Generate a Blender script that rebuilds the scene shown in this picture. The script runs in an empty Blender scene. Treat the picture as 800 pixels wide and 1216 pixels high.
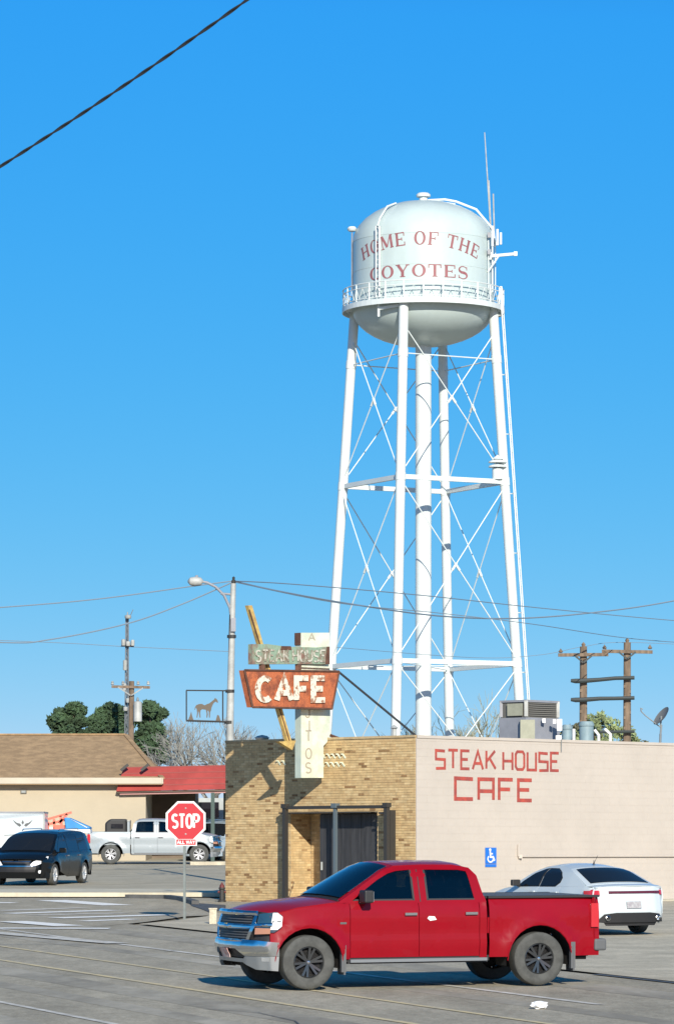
import bpy, bmesh, math, random
from mathutils import Vector, Matrix, Euler
R = math.radians
random.seed(7)
SC = bpy.context.scene
COL = SC.collection

# ------------------------------------------------------------------ camera, light, exposure
F = 4500.0            # focal length in photo pixels (photo 800 px wide)
HZ = 1010.0           # true eye level row
EYE = 2.95
SLOPE = 0.0151        # the street climbs gently away from the camera
cam_d = bpy.data.cameras.new('camera')
cam = bpy.data.objects.new('camera', cam_d)
COL.objects.link(cam)
cam.location = (0, 0, EYE)
cam.rotation_euler = (R(90), 0, 0)
cam_d.sensor_fit = 'HORIZONTAL'
cam_d.sensor_width = 36
cam_d.lens = 36 * F / 800
cam_d.shift_y = (HZ - 608) / 800
cam_d.clip_start = 0.5
cam_d.clip_end = 20000
SC.camera = cam
SUN_EL, SUN_AZ = 24.5, 10.0     # light travels away from the camera, a little to the left
sun_d = bpy.data.lights.new('sun', 'SUN')
sun_d.energy = 4.6
sun_d.angle = R(0.53)
sun_d.color = (1.0, 0.93, 0.80)
sun = bpy.data.objects.new('sun', sun_d)
COL.objects.link(sun)
ldir = Vector((-math.sin(R(SUN_AZ)) * math.cos(R(SUN_EL)), math.cos(R(SUN_AZ)) * math.cos(R(SUN_EL)), -math.sin(R(SUN_EL))))
sun.rotation_euler = ldir.to_track_quat('-Z', 'Y').to_euler()
W = bpy.data.worlds.new('World')
SC.world = W
W.use_nodes = True
wn, wl = W.node_tree.nodes, W.node_tree.links
bg = wn['Background']
sky = wn.new('ShaderNodeTexSky')
sky.sky_type = 'NISHITA'
sky.sun_disc = False
sky.sun_elevation = R(SUN_EL)
# Blender: rotation 0 puts the sun at +Y, positive turns towards +X
sky.sun_rotation = math.atan2(-ldir.x, -ldir.y)
sky.altitude = 1200
sky.air_density = 1.0
sky.dust_density = 1.0
sky.ozone_density = 4.0
tc = wn.new('ShaderNodeTexCoord')
sep = wn.new('ShaderNodeSeparateXYZ')
wl.new(tc.outputs['Generated'], sep.inputs[0])
mz = wn.new('ShaderNodeMath'); mz.operation = 'MULTIPLY_ADD'
mz.inputs[1].default_value = 2.6; mz.inputs[2].default_value = 0.11
wl.new(sep.outputs[2], mz.inputs[0])
comb = wn.new('ShaderNodeCombineXYZ')
wl.new(sep.outputs[0], comb.inputs[0]); wl.new(sep.outputs[1], comb.inputs[1]); wl.new(mz.outputs[0], comb.inputs[2])
nrm = wn.new('ShaderNodeVectorMath'); nrm.operation = 'NORMALIZE'
wl.new(comb.outputs[0], nrm.inputs[0])
wl.new(nrm.outputs[0], sky.inputs[0])
# the camera's vivid rendering of a dry clear sky: a response curve per channel, the same for every direction
sc_ = wn.new('ShaderNodeSeparateColor'); cc_ = wn.new('ShaderNodeCombineColor')
wl.new(sky.outputs[0], sc_.inputs[0])
def curve(i, gain, power, top, low=None):
    a = wn.new('ShaderNodeMath'); a.operation = 'POWER'; a.inputs[1].default_value = power
    b = wn.new('ShaderNodeMath'); b.operation = 'MULTIPLY'; b.inputs[1].default_value = gain
    c = wn.new('ShaderNodeMath'); c.operation = 'MINIMUM'; c.inputs[1].default_value = top
    wl.new(sc_.outputs[i], a.inputs[0]); wl.new(a.outputs[0], b.inputs[0]); wl.new(b.outputs[0], c.inputs[0]); 
    if low:
        d0 = wn.new('ShaderNodeMath'); d0.operation = 'POWER'; d0.inputs[1].default_value = 2.0
        wl.new(sc_.outputs[i], d0.inputs[0])
        d = wn.new('ShaderNodeMath'); d.operation = 'MULTIPLY'; d.inputs[1].default_value = low
        e = wn.new('ShaderNodeMath'); e.operation = 'MINIMUM'
        wl.new(d0.outputs[0], d.inputs[0]); wl.new(d.outputs[0], e.inputs[0]); wl.new(c.outputs[0], e.inputs[1]); c = e
    wl.new(c.outputs[0], cc_.inputs[i])
curve(0, 0.39, 2.0, 6.0)
curve(1, 1.80, 0.54, 4.6, 1.12)
curve(2, 0.68, 2.0, 5.5)
wl.new(cc_.outputs[0], bg.inputs[0])
bg.inputs[1].default_value = 0.13
SC.view_settings.view_transform = 'Standard'
SC.view_settings.look = 'None'
SC.view_settings.exposure = 0.35
SC.view_settings.gamma = 1.0

# ------------------------------------------------------------------ materials
def mat(name, c, rough=0.6, metal=0.0, coat=0.0, spec=0.5, vary=0.0, vscale=3.0, c2=None, bump=0.0, bscale=20.0, stretch=(1, 1, 1), coord='pos',
        island=0.0, emit=0.0, fine=0.0, thr=(0.4, 0.62), grain=0.0, gscale=45.0):
    m = bpy.data.materials.new(name)
    m.use_nodes = True
    nt = m.node_tree; n = nt.nodes; l = nt.links
    b = n['Principled BSDF']
    b.inputs['Base Color'].default_value = (*c, 1)
    b.inputs['Roughness'].default_value = rough
    b.inputs['Metallic'].default_value = metal
    b.inputs['Coat Weight'].default_value = coat
    b.inputs['Coat Roughness'].default_value = 0.04
    b.inputs['Specular IOR Level'].default_value = spec
    geo = n.new('ShaderNodeNewGeometry')
    if coord == 'pos':
        src = geo.outputs['Position']
    else:
        src = n.new('ShaderNodeTexCoord').outputs['Object']
    mp = n.new('ShaderNodeMapping'); mp.inputs['Scale'].default_value = stretch
    l.new(src, mp.inputs[0])
    cur = None
    if vary > 0 or c2:
        nz = n.new('ShaderNodeTexNoise'); nz.inputs['Scale'].default_value = vscale; nz.inputs['Detail'].default_value = 6; nz.inputs['Roughness'].default_value = 0.65
        l.new(mp.outputs[0], nz.inputs[0])
        rp = n.new('ShaderNodeValToRGB')
        rp.color_ramp.elements[0].position = thr[0]; rp.color_ramp.elements[1].position = thr[1]
        lo = c2 if c2 else tuple(x * (1 - vary) for x in c)
        hi = c if c2 else tuple(min(1, x * (1 + vary * 0.6)) for x in c)
        rp.color_ramp.elements[0].color = (*lo, 1); rp.color_ramp.elements[1].color = (*hi, 1)
        l.new(nz.outputs[0], rp.inputs[0])
        cur = rp.outputs[0]
    def mult(cur, fac_out, lo, hi):
        mr = n.new('ShaderNodeMapRange'); mr.inputs[3].default_value = lo; mr.inputs[4].default_value = hi
        l.new(fac_out, mr.inputs[0])
        mx = n.new('ShaderNodeMixRGB'); mx.blend_type = 'MULTIPLY'; mx.inputs[0].default_value = 1
        if cur is None: mx.inputs[1].default_value = (*c, 1)
        else: l.new(cur, mx.inputs[1])
        l.new(mr.outputs[0], mx.inputs[2])
        return mx.outputs[0]
    if fine > 0:
        n2 = n.new('ShaderNodeTexNoise'); n2.inputs['Scale'].default_value = vscale * 9; n2.inputs['Detail'].default_value = 5; n2.inputs['Roughness'].default_value = 0.7
        l.new(mp.outputs[0], n2.inputs[0])
        cur = mult(cur, n2.outputs[0], 1 - fine * 1.6, 1 + fine * 1.6)
    if grain > 0:
        n4 = n.new('ShaderNodeTexNoise'); n4.inputs['Scale'].default_value = gscale; n4.inputs['Detail'].default_value = 3; n4.inputs['Roughness'].default_value = 0.8
        l.new(src, n4.inputs[0])
        cur = mult(cur, n4.outputs[0], 1 - grain * 2, 1 + grain * 2)
    if island > 0:
        cur = mult(cur, geo.outputs['Random Per Island'], 1 - island, 1 + island)
    if cur is not None: l.new(cur, b.inputs['Base Color'])
    if bump > 0:
        n3 = n.new('ShaderNodeTexNoise'); n3.inputs['Scale'].default_value = bscale; n3.inputs['Detail'].default_value = 5
        l.new(mp.outputs[0], n3.inputs[0])
        bp = n.new('ShaderNodeBump'); bp.inputs['Strength'].default_value = bump; bp.inputs['Distance'].default_value = 0.02
        l.new(n3.outputs[0], bp.inputs['Height']); l.new(bp.outputs[0], b.inputs['Normal'])
    if emit > 0:
        b.inputs['Emission Color'].default_value = (*c, 1); b.inputs['Emission Strength'].default_value = emit
    return m

M = {}
M['asphalt'] = mat('asphalt', (0.385, 0.345, 0.265), 0.9, spec=0.2, vary=0.24, vscale=0.9, fine=0.26, grain=0.3, gscale=28, bump=0.25, bscale=30, stretch=(1, 0.35, 1), thr=(0.3, 0.7))
M['asphalt_lot'] = mat('asphalt_lot', (0.44, 0.395, 0.30), 0.9, spec=0.15, vary=0.22, vscale=0.6, fine=0.22, bump=0.2, thr=(0.3, 0.7))
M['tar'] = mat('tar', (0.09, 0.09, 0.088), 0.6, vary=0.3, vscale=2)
M['concrete'] = mat('concrete', (0.51, 0.455, 0.345), 0.9, spec=0.2, vary=0.26, vscale=0.8, fine=0.24, grain=0.25, gscale=28, bump=0.2, thr=(0.3, 0.7))
M['concrete_pale'] = mat('concrete_pale', (0.56, 0.51, 0.39), 0.9, vary=0.2, vscale=0.9, fine=0.1, thr=(0.3, 0.7))
M['dirt'] = mat('dirt', (0.33, 0.29, 0.21), 0.95, vary=0.3, vscale=0.2, fine=0.2)
M['paint_white'] = mat('paint_white', (0.9, 0.88, 0.82), 0.7, vary=0.3, vscale=6, c2=(0.60, 0.58, 0.52), thr=(0.32, 0.44))
M['paint_faint'] = mat('paint_faint', (0.68, 0.65, 0.58), 0.8, vary=0.3, vscale=3, c2=(0.46, 0.43, 0.37), thr=(0.4, 0.6))
M['paint_yellow'] = mat('paint_yellow', (0.66, 0.54, 0.30), 0.8, c2=(0.46, 0.41, 0.30), vary=0.3, vscale=4, thr=(0.36, 0.56))
M['steel_white'] = mat('steel_white', (0.66, 0.71, 0.70), 0.42, vary=0.05, vscale=0.7, fine=0.03, spec=0.4)
M['tank_white'] = mat('tank_white', (0.50, 0.59, 0.58), 0.3, vary=0.05, vscale=0.5, fine=0.03, stretch=(1, 1, 0.3))
M['red_lettering'] = mat('red_lettering', (0.30, 0.11, 0.12), 0.6, vary=0.15, vscale=2)
M['mortar'] = mat('mortar', (0.46, 0.35, 0.20), 0.95, vary=0.2, vscale=3)
M['steel_dark'] = mat('steel_dark', (0.035, 0.033, 0.03), 0.55)
M['door_black'] = mat('door_black', (0.045, 0.045, 0.048), 0.6, vary=0.3, vscale=2, stretch=(6, 6, 0.5))
M['pink_wall'] = mat('pink_wall', (0.51, 0.455, 0.395), 0.85, vary=0.045, vscale=0.6, fine=0.03, bump=0.15, bscale=30)
M['red_paint_wall'] = mat('red_paint_wall', (0.46, 0.075, 0.05), 0.7, c2=(0.30, 0.06, 0.05), vary=0.2, vscale=5)
M['galv'] = mat('galv', (0.27, 0.29, 0.29), 0.5, metal=0.3, vary=0.12, vscale=2)
M['galv_light'] = mat('galv_light', (0.42, 0.43, 0.41), 0.5, vary=0.2, vscale=1.5, fine=0.1)
M['unit_gray'] = mat('unit_gray', (0.27, 0.28, 0.31), 0.5, vary=0.1, vscale=2)
M['unit_dark'] = mat('unit_dark', (0.13, 0.125, 0.11), 0.7)
M['unit_green'] = mat('unit_green', (0.36, 0.36, 0.27), 0.7, vary=0.1, vscale=3)
M['wood_pole'] = mat('wood_pole', (0.20, 0.145, 0.10), 0.9, vary=0.35, vscale=2, stretch=(3, 3, 0.5))
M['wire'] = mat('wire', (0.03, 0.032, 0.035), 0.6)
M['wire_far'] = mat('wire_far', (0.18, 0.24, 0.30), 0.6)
M['tan_wall'] = mat('tan_wall', (0.455, 0.39, 0.285), 0.9, vary=0.04, vscale=0.5, fine=0.02)
M['trim_pale'] = mat('trim_pale', (0.52, 0.46, 0.36), 0.7, vary=0.06, vscale=1)
M['shingle'] = mat('shingle', (0.37, 0.245, 0.13), 0.95, vary=0.2, vscale=2.2, fine=0.28, stretch=(1, 1, 1.5), bump=0.4, bscale=8)
M['red_metal'] = mat('red_metal', (0.34, 0.05, 0.04), 0.45, vary=0.15, vscale=1.2, island=0.08)
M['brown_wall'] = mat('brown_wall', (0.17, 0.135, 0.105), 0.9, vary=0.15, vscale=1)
M['sign_red'] = mat('sign_red', (0.45, 0.006, 0.018), 0.4)
M['sign_white'] = mat('sign_white', (0.80, 0.79, 0.77), 0.5)
M['sign_blue'] = mat('sign_blue', (0.02, 0.16, 0.60), 0.4)
M['rust_orange'] = mat('rust_orange', (0.46, 0.13, 0.05), 0.8, c2=(0.24, 0.07, 0.035), vary=0.3, vscale=3.2, fine=0.42, thr=(0.4, 0.56), coord='obj')
M['rust_dark'] = mat('rust_dark', (0.12, 0.055, 0.035), 0.85, vary=0.3, vscale=4)
M['sign_green'] = mat('sign_green', (0.24, 0.33, 0.24), 0.75, c2=(0.23, 0.13, 0.10), vary=0.3, vscale=2.0, fine=0.3, thr=(0.36, 0.52))
M['sign_cream'] = mat('sign_cream', (0.74, 0.76, 0.60), 0.7, c2=(0.56, 0.60, 0.47), vary=0.2, vscale=2.5, fine=0.1)
M['sign_yellow'] = mat('sign_yellow', (0.62, 0.44, 0.14), 0.7, c2=(0.38, 0.25, 0.09), vary=0.2, vscale=4, fine=0.15)
M['letter_white'] = mat('letter_white', (0.70, 0.66, 0.54), 0.7, c2=(0.34, 0.17, 0.10), vary=0.3, vscale=6, thr=(0.42, 0.50))
M['letter_faint'] = mat('letter_faint', (0.40, 0.34, 0.26), 0.8)
M['red_car'] = mat('red_car', (0.25, 0.002, 0.009), 0.38, coat=0.42, spec=0.1, metal=0.0, vary=0.04, vscale=3, coord='obj')
M['white_car'] = mat('white_car', (0.55, 0.61, 0.63), 0.3, coat=0.5)
M['silver_car'] = mat('silver_car', (0.33, 0.37, 0.39), 0.35, coat=0.4, metal=0.1)
M['gray_car'] = mat('gray_car', (0.36, 0.43, 0.47), 0.35, coat=0.4)
M['black_car'] = mat('black_car', (0.004, 0.005, 0.006), 0.2, coat=0.25, spec=0.3)
M['chrome'] = mat('chrome', (0.62, 0.65, 0.68), 0.12, metal=1.0)
M['plastic_black'] = mat('plastic_black', (0.018, 0.018, 0.02), 0.55)
M['plastic_gray'] = mat('plastic_gray', (0.10, 0.105, 0.11), 0.6)
M['tyre'] = mat('tyre', (0.075, 0.077, 0.072), 0.8, vary=0.25, vscale=6, coord='obj')
M['rim_black'] = mat('rim_black', (0.09, 0.095, 0.10), 0.22, metal=0.7, coat=0.5)
M['rim_silver'] = mat('rim_silver', (0.68, 0.69, 0.70), 0.3, metal=0.4)
M['glass_dark'] = mat('glass_dark', (0.010, 0.012, 0.015), 0.05, spec=0.3, coat=0.0)
M['glass_blue'] = mat('glass_blue', (0.02, 0.05, 0.075), 0.05, spec=0.9, coat=0.8)
M['lamp_clear'] = mat('lamp_clear', (0.62, 0.64, 0.66), 0.10, metal=0.7, coat=1.0)
M['lamp_red'] = mat('lamp_red', (0.50, 0.02, 0.03), 0.2, coat=0.6)
M['lamp_amber'] = mat('lamp_amber', (0.42, 0.20, 0.12), 0.25, coat=0.5)
M['gold'] = mat('gold', (0.55, 0.42, 0.16), 0.3, metal=0.6)
M['blue_tarp'] = mat('blue_tarp', (0.03, 0.26, 0.62), 0.5, vary=0.15, vscale=2)
M['orange_red'] = mat('orange_red', (0.66, 0.16, 0.10), 0.5)
M['green_dark'] = mat('green_dark', (0.035, 0.07, 0.06), 0.5)
M['post_gray'] = mat('post_gray', (0.15, 0.175, 0.17), 0.5, vary=0.15, vscale=4)
M['valance_gray'] = mat('valance_gray', (0.32, 0.34, 0.35), 0.3, metal=0.6)
M['pine'] = mat('pine_foliage', (0.055, 0.10, 0.045), 0.8, vary=0.4, vscale=0.8, island=0.3)
M['leaf_light'] = mat('leaf_light', (0.24, 0.29, 0.13), 0.8, vary=0.3, vscale=0.8, island=0.3)
M['twig'] = mat('twig', (0.26, 0.22, 0.18), 0.9, vary=0.2, vscale=1)
M['bark'] = mat('bark', (0.13, 0.10, 0.075), 0.95, vary=0.3, vscale=2)
M['roof_felt'] = mat('roof_felt', (0.30, 0.29, 0.27), 0.9, vary=0.15, vscale=1)
M['litter'] = mat('litter', (0.8, 0.8, 0.8), 0.6)
M['lamp_bright'] = mat('lamp_bright', (0.85, 0.87, 0.88), 0.2, coat=0.8)
M['hydrant_red'] = mat('hydrant_red', (0.12, 0.02, 0.02), 0.6)
M['body_core'] = mat('body_core', (0.01, 0.01, 0.01), 0.9)

# see-through tinted glass: mirror-like by angle, tinted pass-through otherwise
def glass_mat(name, tint, ior=1.55):
    m = bpy.data.materials.new(name); m.use_nodes = True
    n = m.node_tree.nodes; l = m.node_tree.links; n.remove(n['Principled BSDF'])
    fr = n.new('ShaderNodeFresnel'); fr.inputs[0].default_value = ior
    tr = n.new('ShaderNodeBsdfTransparent'); tr.inputs[0].default_value = (*tint, 1)
    gl = n.new('ShaderNodeBsdfGlossy'); gl.inputs[0].default_value = (1, 1, 1, 1); gl.inputs['Roughness'].default_value = 0.02
    mx = n.new('ShaderNodeMixShader'); l.new(fr.outputs[0], mx.inputs[0]); l.new(tr.outputs[0], mx.inputs[1]); l.new(gl.outputs[0], mx.inputs[2])
    l.new(mx.outputs[0], n['Material Output'].inputs[0]); return m
M['glass_tint'] = glass_mat('glass_tint', (0.33, 0.37, 0.38))
M['glass_shield'] = glass_mat('glass_shield', (0.62, 0.68, 0.68), 2.3)
M['seat_gray'] = mat('seat_gray', (0.06, 0.06, 0.065), 0.8)
# bricks: colour picked per brick, with scattered burnt ones
def brick_mat():
    m = bpy.data.materials.new('tan_brick'); m.use_nodes = True
    n = m.node_tree.nodes; l = m.node_tree.links; b = n['Principled BSDF']
    geo = n.new('ShaderNodeNewGeometry')
    rp = n.new('ShaderNodeValToRGB')
    cr = rp.color_ramp
    cr.interpolation = 'LINEAR'
    stops = [(0.0, (0.22, 0.12, 0.05)), (0.04, (0.30, 0.18, 0.08)), (0.08, (0.49, 0.335, 0.165)), (0.45, (0.53, 0.375, 0.185)), (0.8, (0.56, 0.405, 0.205)), (1.0, (0.62, 0.465, 0.25))]
    cr.elements[0].position = 0; cr.elements[0].color = (*stops[0][1], 1)
    cr.elements[1].position = 1; cr.elements[1].color = (*stops[-1][1], 1)
    for p, c in stops[1:-1]:
        e = cr.elements.new(p); e.color = (*c, 1)
    l.new(geo.outputs['Random Per Island'], rp.inputs[0])
    nz = n.new('ShaderNodeTexNoise'); nz.inputs['Scale'].default_value = 7; nz.inputs['Detail'].default_value = 5
    l.new(geo.outputs['Position'], nz.inputs[0])
    mr = n.new('ShaderNodeMapRange'); mr.inputs[3].default_value = 0.6; mr.inputs[4].default_value = 1.4
    l.new(nz.outputs[0], mr.inputs[0])
    mx = n.new('ShaderNodeMixRGB'); mx.blend_type = 'MULTIPLY'; mx.inputs[0].default_value = 1
    l.new(rp.outputs[0], mx.inputs[1]); l.new(mr.outputs[0], mx.inputs[2])
    l.new(mx.outputs[0], b.inputs['Base Color']); b.inputs['Roughness'].default_value = 0.9
    return m
M['brick'] = brick_mat()

# ------------------------------------------------------------------ mesh helpers
class MB:
    def __init__(s): s.v = []; s.f = []
    def add(s, vs, fs):
        o = len(s.v); s.v += [Vector(p) for p in vs]; s.f += [tuple(i + o for i in f) for f in fs]; return s
    def box(s, c, sz, rot=None):
        x, y, z = (k / 2 for k in sz); c = Vector(c)
        vs = [Vector(p) for p in ((-x, -y, -z), (x, -y, -z), (x, y, -z), (-x, y, -z), (-x, -y, z), (x, -y, z), (x, y, z), (-x, y, z))]
        if rot is not None: vs = [rot @ p for p in vs]
        return s.add([p + c for p in vs], [(0, 3, 2, 1), (4, 5, 6, 7), (0, 1, 5, 4), (1, 2, 6, 5), (2, 3, 7, 6), (3, 0, 4, 7)])
    def bar(s, a, b, w, h, up=(0, 0, 1)):
        a = Vector(a); b = Vector(b); d = (b - a); L = d.length; d.normalize(); u = Vector(up)
        if abs(d.dot(u)) > 0.97: u = Vector((1, 0, 0))
        r = d.cross(u).normalized(); u = r.cross(d).normalized()
        m = Matrix((r, d, u)).transposed()
        return s.box((a + b) / 2, (w, L, h), m)
    def tube(s, pts, r, n=8, cap=True):
        pts = [Vector(p) for p in pts]; k = len(pts)
        rs = r if isinstance(r, (list, tuple)) else [r] * k
        o = len(s.v); prev = None
        for i, p in enumerate(pts):
            d = (pts[min(i + 1, k - 1)] - pts[max(i - 1, 0)]).normalized()
            if prev is None:
                u = Vector((0, 0, 1)) if abs(d.z) < 0.9 else Vector((1, 0, 0))
                a = d.cross(u).normalized()
            else:
                a = (prev - d * prev.dot(d)).normalized()
            prev = a; b = d.cross(a)
            for j in range(n):
                t = 2 * math.pi * j / n
                s.v.append(p + (a * math.cos(t) + b * math.sin(t)) * rs[i])
        for i in range(k - 1):
            for j in range(n):
                s.f.append((o + i * n + j, o + i * n + (j + 1) % n, o + (i + 1) * n + (j + 1) % n, o + (i + 1) * n + j))
        if cap:
            s.f.append(tuple(o + j for j in reversed(range(n)))); s.f.append(tuple(o + (k - 1) * n + j for j in range(n)))
        return s
    def lathe(s, prof, c=(0, 0, 0), n=24, rot=None, close=False):
        # prof: list of (r, z) turned about local z
        o = len(s.v); c = Vector(c); k = len(prof)
        for (r, z) in prof:
            for j in range(n):
                t = 2 * math.pi * j / n
                p = Vector((r * math.cos(t), r * math.sin(t), z))
                if rot is not None: p = rot @ p
                s.v.append(p + c)
        for i in range(k - 1 + (1 if close else 0)):
            i2 = (i + 1) % k
            for j in range(n):
                s.f.append((o + i * n + j, o + i * n + (j + 1) % n, o + i2 * n + (j + 1) % n, o + i2 * n + j))
        if not close:
            if prof[0][0] > 1e-4: s.f.append(tuple(o + j for j in reversed(range(n))))
            if prof[-1][0] > 1e-4: s.f.append(tuple(o + (k - 1) * n + j for j in range(n)))
        return s
    def prism(s, poly, vec):
        # poly: 3d points (planar), extruded by vec
        k = len(poly); vec = Vector(vec); poly = [Vector(p) for p in poly]
        nn = Vector((0, 0, 0))
        for i in range(k):
            a, b = poly[i], poly[(i + 1) % k]; nn += a.cross(b)
        if nn.dot(vec) > 0: poly = poly[::-1]
        vs = poly + [p + vec for p in poly]
        fs = [tuple(range(k)), tuple(reversed(range(k, 2 * k)))]
        for i in range(k): fs.append((i, i + k, (i + 1) % k + k, (i + 1) % k)[::1])
        return s.add(vs, fs)
    def grid(s, fn, nu, nv):
        o = len(s.v)
        for i in range(nu + 1):
            for j in range(nv + 1): s.v.append(Vector(fn(i / nu, j / nv)))
        for i in range(nu):
            for j in range(nv):
                a = o + i * (nv + 1) + j
                s.f.append((a, a + nv + 1, a + nv + 2, a + 1))
        return s

def rootloc(parent):
    p = parent
    while p is not None:
        if p.type == 'EMPTY': return p.matrix_basis.inverted()
        p = p.parent
    return Matrix.Identity(4)

def obj(name, mb, m, parent=None, smooth=False, local=False, recalc=True, kind=None, label=None, auto=None):
    me = bpy.data.meshes.new(name)
    vs = mb.v
    if parent is not None and not local:
        inv = rootloc(parent); vs = [inv @ p for p in vs]
    me.from_pydata([tuple(p) for p in vs], [], mb.f)
    me.materials.append(M[m] if isinstance(m, str) else m)
    if recalc or smooth:
        bm = bmesh.new(); bm.from_mesh(me)
        if recalc: bmesh.ops.recalc_face_normals(bm, faces=bm.faces)
        if smooth:
            ang = auto or 40
            for e in bm.edges:
                e.smooth = not (len(e.link_faces) == 2 and e.calc_face_angle(0) > R(ang))
            for f in bm.faces: f.smooth = True
        bm.to_mesh(me); bm.free()
    o = bpy.data.objects.new(name, me)
    COL.objects.link(o)
    if parent is not None: o.parent = parent
    if kind: o['kind'] = kind
    if label: o['label'] = label
    return o

def thing(name, loc, label, cat, group=None, rotz=0.0, tilt=False):
    o = bpy.data.objects.new(name, None); o.empty_display_size = 0.3
    COL.objects.link(o)
    m = Matrix.Rotation(rotz, 4, 'Z')
    if tilt: m = Matrix.Rotation(math.atan(SLOPE), 4, 'X') @ m
    o.rotation_euler = m.to_euler(); o.location = loc
    o.matrix_basis = Matrix.Translation(loc) @ m
    o['label'] = label; o['category'] = cat
    if group: o['group'] = group
    return o
def tag(o, label, cat, group=None):
    o['label'] = label; o['category'] = cat
    if group: o['group'] = group
    return o
def copy_tree(o, loc=None, parent=None):
    c = o.copy(); COL.objects.link(c)
    if parent is not None: c.parent = parent
    if loc is not None: c.location = loc
    for ch in list(o.children): copy_tree(ch, None, c)
    return c

def gz(y): return SLOPE * min(max(y, -150), 260)
def P(px, py, Y): return Vector(((px - 400) * Y / F, Y, EYE + (HZ - py) * Y / F))
def G(px, py, dz=0.0):
    Y = F * EYE / (py - HZ + SLOPE * F)
    return Vector(((px - 400) * Y / F, Y, gz(Y) + dz))
def GY(px, Y, dz=0.0): return Vector(((px - 400) * Y / F, Y, gz(Y) + dz))

# ------------------------------------------------------------------ lettering (strokes turned into slabs)
def arc(cx, cy, rx, ry, a0, a1, n=8):
    return [(cx + rx * math.cos(R(a0 + (a1 - a0) * i / n)), cy + ry * math.sin(R(a0 + (a1 - a0) * i / n))) for i in range(n + 1)]
SANS = {
 'A': (0.66, [[(0, 0), (0.33, 1), (0.66, 0)], [(0.12, 0.33), (0.54, 0.33)]]),
 'C': (0.62, [arc(0.33, 0.5, 0.33, 0.5, 50, 310, 12)]),
 'E': (0.52, [[(0.52, 0), (0, 0), (0, 1), (0.52, 1)], [(0, 0.52), (0.42, 0.52)]]),
 'F': (0.52, [[(0, 0), (0, 1), (0.52, 1)], [(0, 0.52), (0.42, 0.52)]]),
 'H': (0.6, [[(0, 0), (0, 1)], [(0.6, 0), (0.6, 1)], [(0, 0.5), (0.6, 0.5)]]),
 'I': (0.06, [[(0.03, 0), (0.03, 1)]]),
 'J': (0.4, [[(0.4, 1), (0.4, 0.2)] + arc(0.2, 0.2, 0.2, 0.2, 0, -180, 6)]),
 'K': (0.58, [[(0, 0), (0, 1)], [(0.56, 1), (0.03, 0.42)], [(0.2, 0.6), (0.6, 0)]]),
 'L': (0.5, [[(0, 1), (0, 0), (0.5, 0)]]),
 'N': (0.6, [[(0, 0), (0, 1), (0.6, 0), (0.6, 1)]]),
 'O': (0.62, [arc(0.31, 0.5, 0.31, 0.5, 90, 450, 16)]),
 'P': (0.56, [[(0, 0), (0, 1), (0.3, 1)] + arc(0.3, 0.74, 0.26, 0.26, 90, -90, 7)[1:] + [(0, 0.48)]]),
 'S': (0.56, [arc(0.28, 0.75, 0.27, 0.25, 35, 270, 9)[:-1] + arc(0.28, 0.25, 0.28, 0.25, 90, -145, 10)]),
 'T': (0.6, [[(0, 1), (0.6, 1)], [(0.3, 0), (0.3, 1)]]),
 'U': (0.56, [[(0, 1), (0, 0.28)] + arc(0.28, 0.28, 0.28, 0.28, 180, 360, 8)[1:] + [(0.56, 1)]]),
 'W': (0.8, [[(0, 1), (0.2, 0), (0.4, 0.9), (0.6, 0), (0.8, 1)]]),
 'Y': (0.6, [[(0, 1), (0.3, 0.5), (0.6, 1)], [(0.3, 0), (0.3, 0.5)]]),
}
BLOCK = dict(SANS)
BLOCK['S'] = (0.56, [[(0.56, 0.97), (0, 1), (0, 0.52), (0.56, 0.5), (0.56, 0.02), (0, 0)]])
BLOCK['O'] = (0.56, [[(0.1, 0), (0, 0.15), (0, 0.85), (0.1, 1), (0.46, 1), (0.56, 0.85), (0.56, 0.15), (0.46, 0), (0.1, 0)]])
BLOCK['U'] = (0.56, [[(0, 1), (0, 0), (0.56, 0), (0.56, 1)]])
BLOCK['C'] = (0.66, [[(0.66, 0.97), (0, 1), (0, 0), (0.66, 0)]])
SQA = dict(BLOCK); SQA['A'] = (0.56, [[(0, 0), (0, 1), (0.56, 1), (0.56, 0)], [(0, 0.42), (0.56, 0.42)]])

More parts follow.
